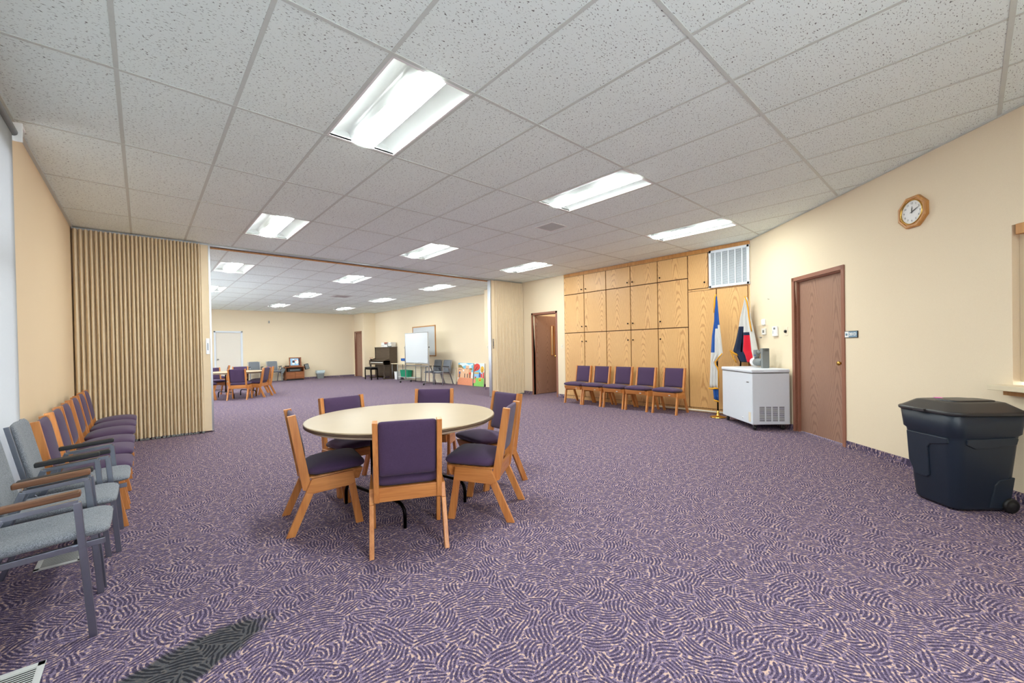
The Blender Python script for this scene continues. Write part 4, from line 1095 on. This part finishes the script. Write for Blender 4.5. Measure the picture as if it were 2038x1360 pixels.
painting('smaller bright painting with a red tree and green grass leaning at the wall end',8.56,.54,.76,[
 ('cloud',R_(0,1,0,1)),('sky',R_(0,.6,.6,.85)),('water',R_(0,.7,.35,.58)),('grass',R_(0,1,0,.36)),('redt',E_(.28,.84,.30,.15)),('redt',[(0,.62),(.3,.68),(.5,.8),(.2,.95),(0,.95)]),('dark',[(.05,.7),(.3,.86),(.33,.84),(.1,.68)]),
 ('yel',E_(.80,.74,.17,.14)),('dark',R_(.78,.82,.5,.76)),('yel',R_(.02,.5,.55,.6)),('bl',R_(.5,.66,.4,.6)),('redt',R_(.68,.82,.38,.55)),('redt',[(.85,.36),(1,.36),(1,.62),(.9,.6)]),('yel',E_(.62,.3,.14,.09)),('dark',R_(.58,.68,.26,.29)),('redt',E_(.15,.38,.07,.04)),('pinkk',E_(.08,.22,.12,.1))],.08,x=8.305)

# ------------------------------------------------------------------ far wall: stereo stand and bits
r=thing('stereo_stand','low wooden stereo stand with two doors against the far wall','cabinet',(5.08,17.60,0))
w=.37; part('casing',MB().box(-w,-w+.02,0,.36,.02,.57).box(w-.02,w,0,.36,.02,.57).box(-w,w,0,.36,.06,.08).box(-w,w,.34,.36,.06,.57).box(-w,w,0,.36,.36,.375),M['standwood'],r,.002)
part('top',MB().box(-w-.02,w+.02,-.01,.37,.57,.60),M['standwood'],r,.003)
for sx in (-1,1): part('door',MB().box(*sorted((sx*.004,sx*(w-.022))),-.012,.004,.085,.35),M['standwood'],r,.003)
part('plinth',MB().box(-w+.02,w-.02,.02,.34,0,.06),M['black'],r)
r=thing('stereo_receiver','black stereo receiver on the open shelf of the wooden stand','stereo',(5.08,17.78,.377)); part('casing',MB().box(-.28,.26,-.14,.12,0,.13),M['black'],r,.004); part('dial_strip',MB().box(-.2,.2,-.143,-.14,.05,.09),M['greyplastic'],r)
r=thing('framed_photo','brown framed picture leaning on top of the stereo stand','picture',(5.13,17.72,.606)); Mx=Matrix.Rotation(-.10,4,'X')
mb=MB()
for a in ((-.245,.245,0,.045),(-.245,.245,.355,.40),(-.245,-.2,0,.40),(.2,.245,0,.40)): mb.box(a[0],a[1],0,.025,a[2],a[3],M=Mx)
part('frame',mb,M['standwood'],r,.003)
mb=MB(); mb.box(-.2,.2,.008,.014,.045,.355,0,M=Mx)
for i,(k,P) in enumerate((('water',R_(0,1,0,1)),('dark',R_(.82,1,0,1)),('dark',E_(.32,.55,.12,.25)),('white',E_(.3,.25,.14,.14)),('white',E_(.66,.5,.17,.3)),('pinkk',E_(.55,.72,.1,.1)),('cloud',E_(.3,.8,.1,.1)))):
    mb.prism([(-.2+a*.4,.045+b*.31) for a,b in P],.0075-i*.0005,.009,'y',mi=i+1,M=Mx)
part('picture',mb,[PM['cloud'],PM['water'],PM['dark'],PM['dark'],PM['white'],PM['white'],PM['pinkk'],PM['cloud']],r)
r=thing('desk_radio','small black device with aerial on the left end of the stereo stand','radio',(4.77,17.72,.602)); part('casing',MB().box(-.06,.10,-.06,.06,0,.045),M['black'],r,.004); part('aerial',MB().tube([(-.02,0,.045),(-.02,0,.13)],.004,6),M['steel'],r)
for sx,lab,x,z,an in ((-1,'black speaker hanging low on the left side of the stereo stand',4.60,.44,.45),(1,'black speaker jutting from the right side of the stereo stand',5.58,.58,-.25)):
    r=thing('stereo_speaker',lab,'speaker',(x,17.66,z),0,'speakers of the stereo stand'); Ms=Matrix.Rotation(an,4,'Y')
    part('casing',MB().box(-.085,.085,-.02,.12,-.12,.12,M=Ms),M['black'],r,.01); part('grille',MB().box(-.07,.07,-.028,-.018,-.105,.105,M=Ms),M['greyplastic'],r,.004)
    part('bracket',MB().tube([(0,.05,-.0),(-sx*.14,.05,-.06)],.012,6),M['blackm'],r)
r=thing('waste_basket','grey waste basket with liner bag on the floor by the far wall','waste basket',(6.19,17.82,0))
part('bucket',loft([(rr(.13,.10,.03),0),(rr(.165,.125,.03),.34),(rr(.172,.132,.03),.34),(rr(.172,.132,.03),.365),(rr(.16,.12,.03),.365),(rr(.125,.095,.03),.01)],smooth=False),M['greyplastic'],r)
t=NT('liner'); M['liner']=t.out(lin((190,204,208)),.35)
part('liner_bag',loft([(rr(.168,.128,.03),.24),(rr(.176,.136,.03),.30),(rr(.177,.137,.03),.368),(rr(.165,.125,.03),.372)],cap0=False,cap1=False),M['liner'],r)

# ------------------------------------------------------------------ camera, light, view
F_=818.84; cy0=698.8; yaw=.7320; pitch=-.0084; roll=-.0183
fw=Vector((math.sin(yaw),math.cos(yaw),0)); rt=Vector((math.cos(yaw),-math.sin(yaw),0)); up=Vector((0,0,1))
Fv=fw*math.cos(pitch)+up*math.sin(pitch); Uv=up*math.cos(pitch)-fw*math.sin(pitch)
Rv=rt*math.cos(roll)+Uv*math.sin(roll); U2=Uv*math.cos(roll)-rt*math.sin(roll)
cam=bpy.data.cameras.new('camera'); co=bpy.data.objects.new('camera',cam); COL.objects.link(co)
mw=Matrix((Rv,U2,-Fv)).transposed().to_4x4(); mw.translation=Vector((.0857,-2.2735,1.2668)); co.matrix_world=mw
cam.sensor_width=36; cam.sensor_fit='HORIZONTAL'; cam.lens=36*F_/2038; cam.shift_y=(cy0-680)/2038; cam.clip_start=.02; cam.clip_end=100
S.camera=co
wd=bpy.data.worlds.new('world'); S.world=wd; wd.use_nodes=True
bg=wd.node_tree.nodes['Background']; bg.inputs[0].default_value=(.80,.90,1,1); bg.inputs[1].default_value=2.0
S.view_settings.view_transform='Standard'; S.view_settings.look='None'; S.view_settings.gamma=1; S.view_settings.use_curve_mapping=False
S.view_settings.exposure=2.6
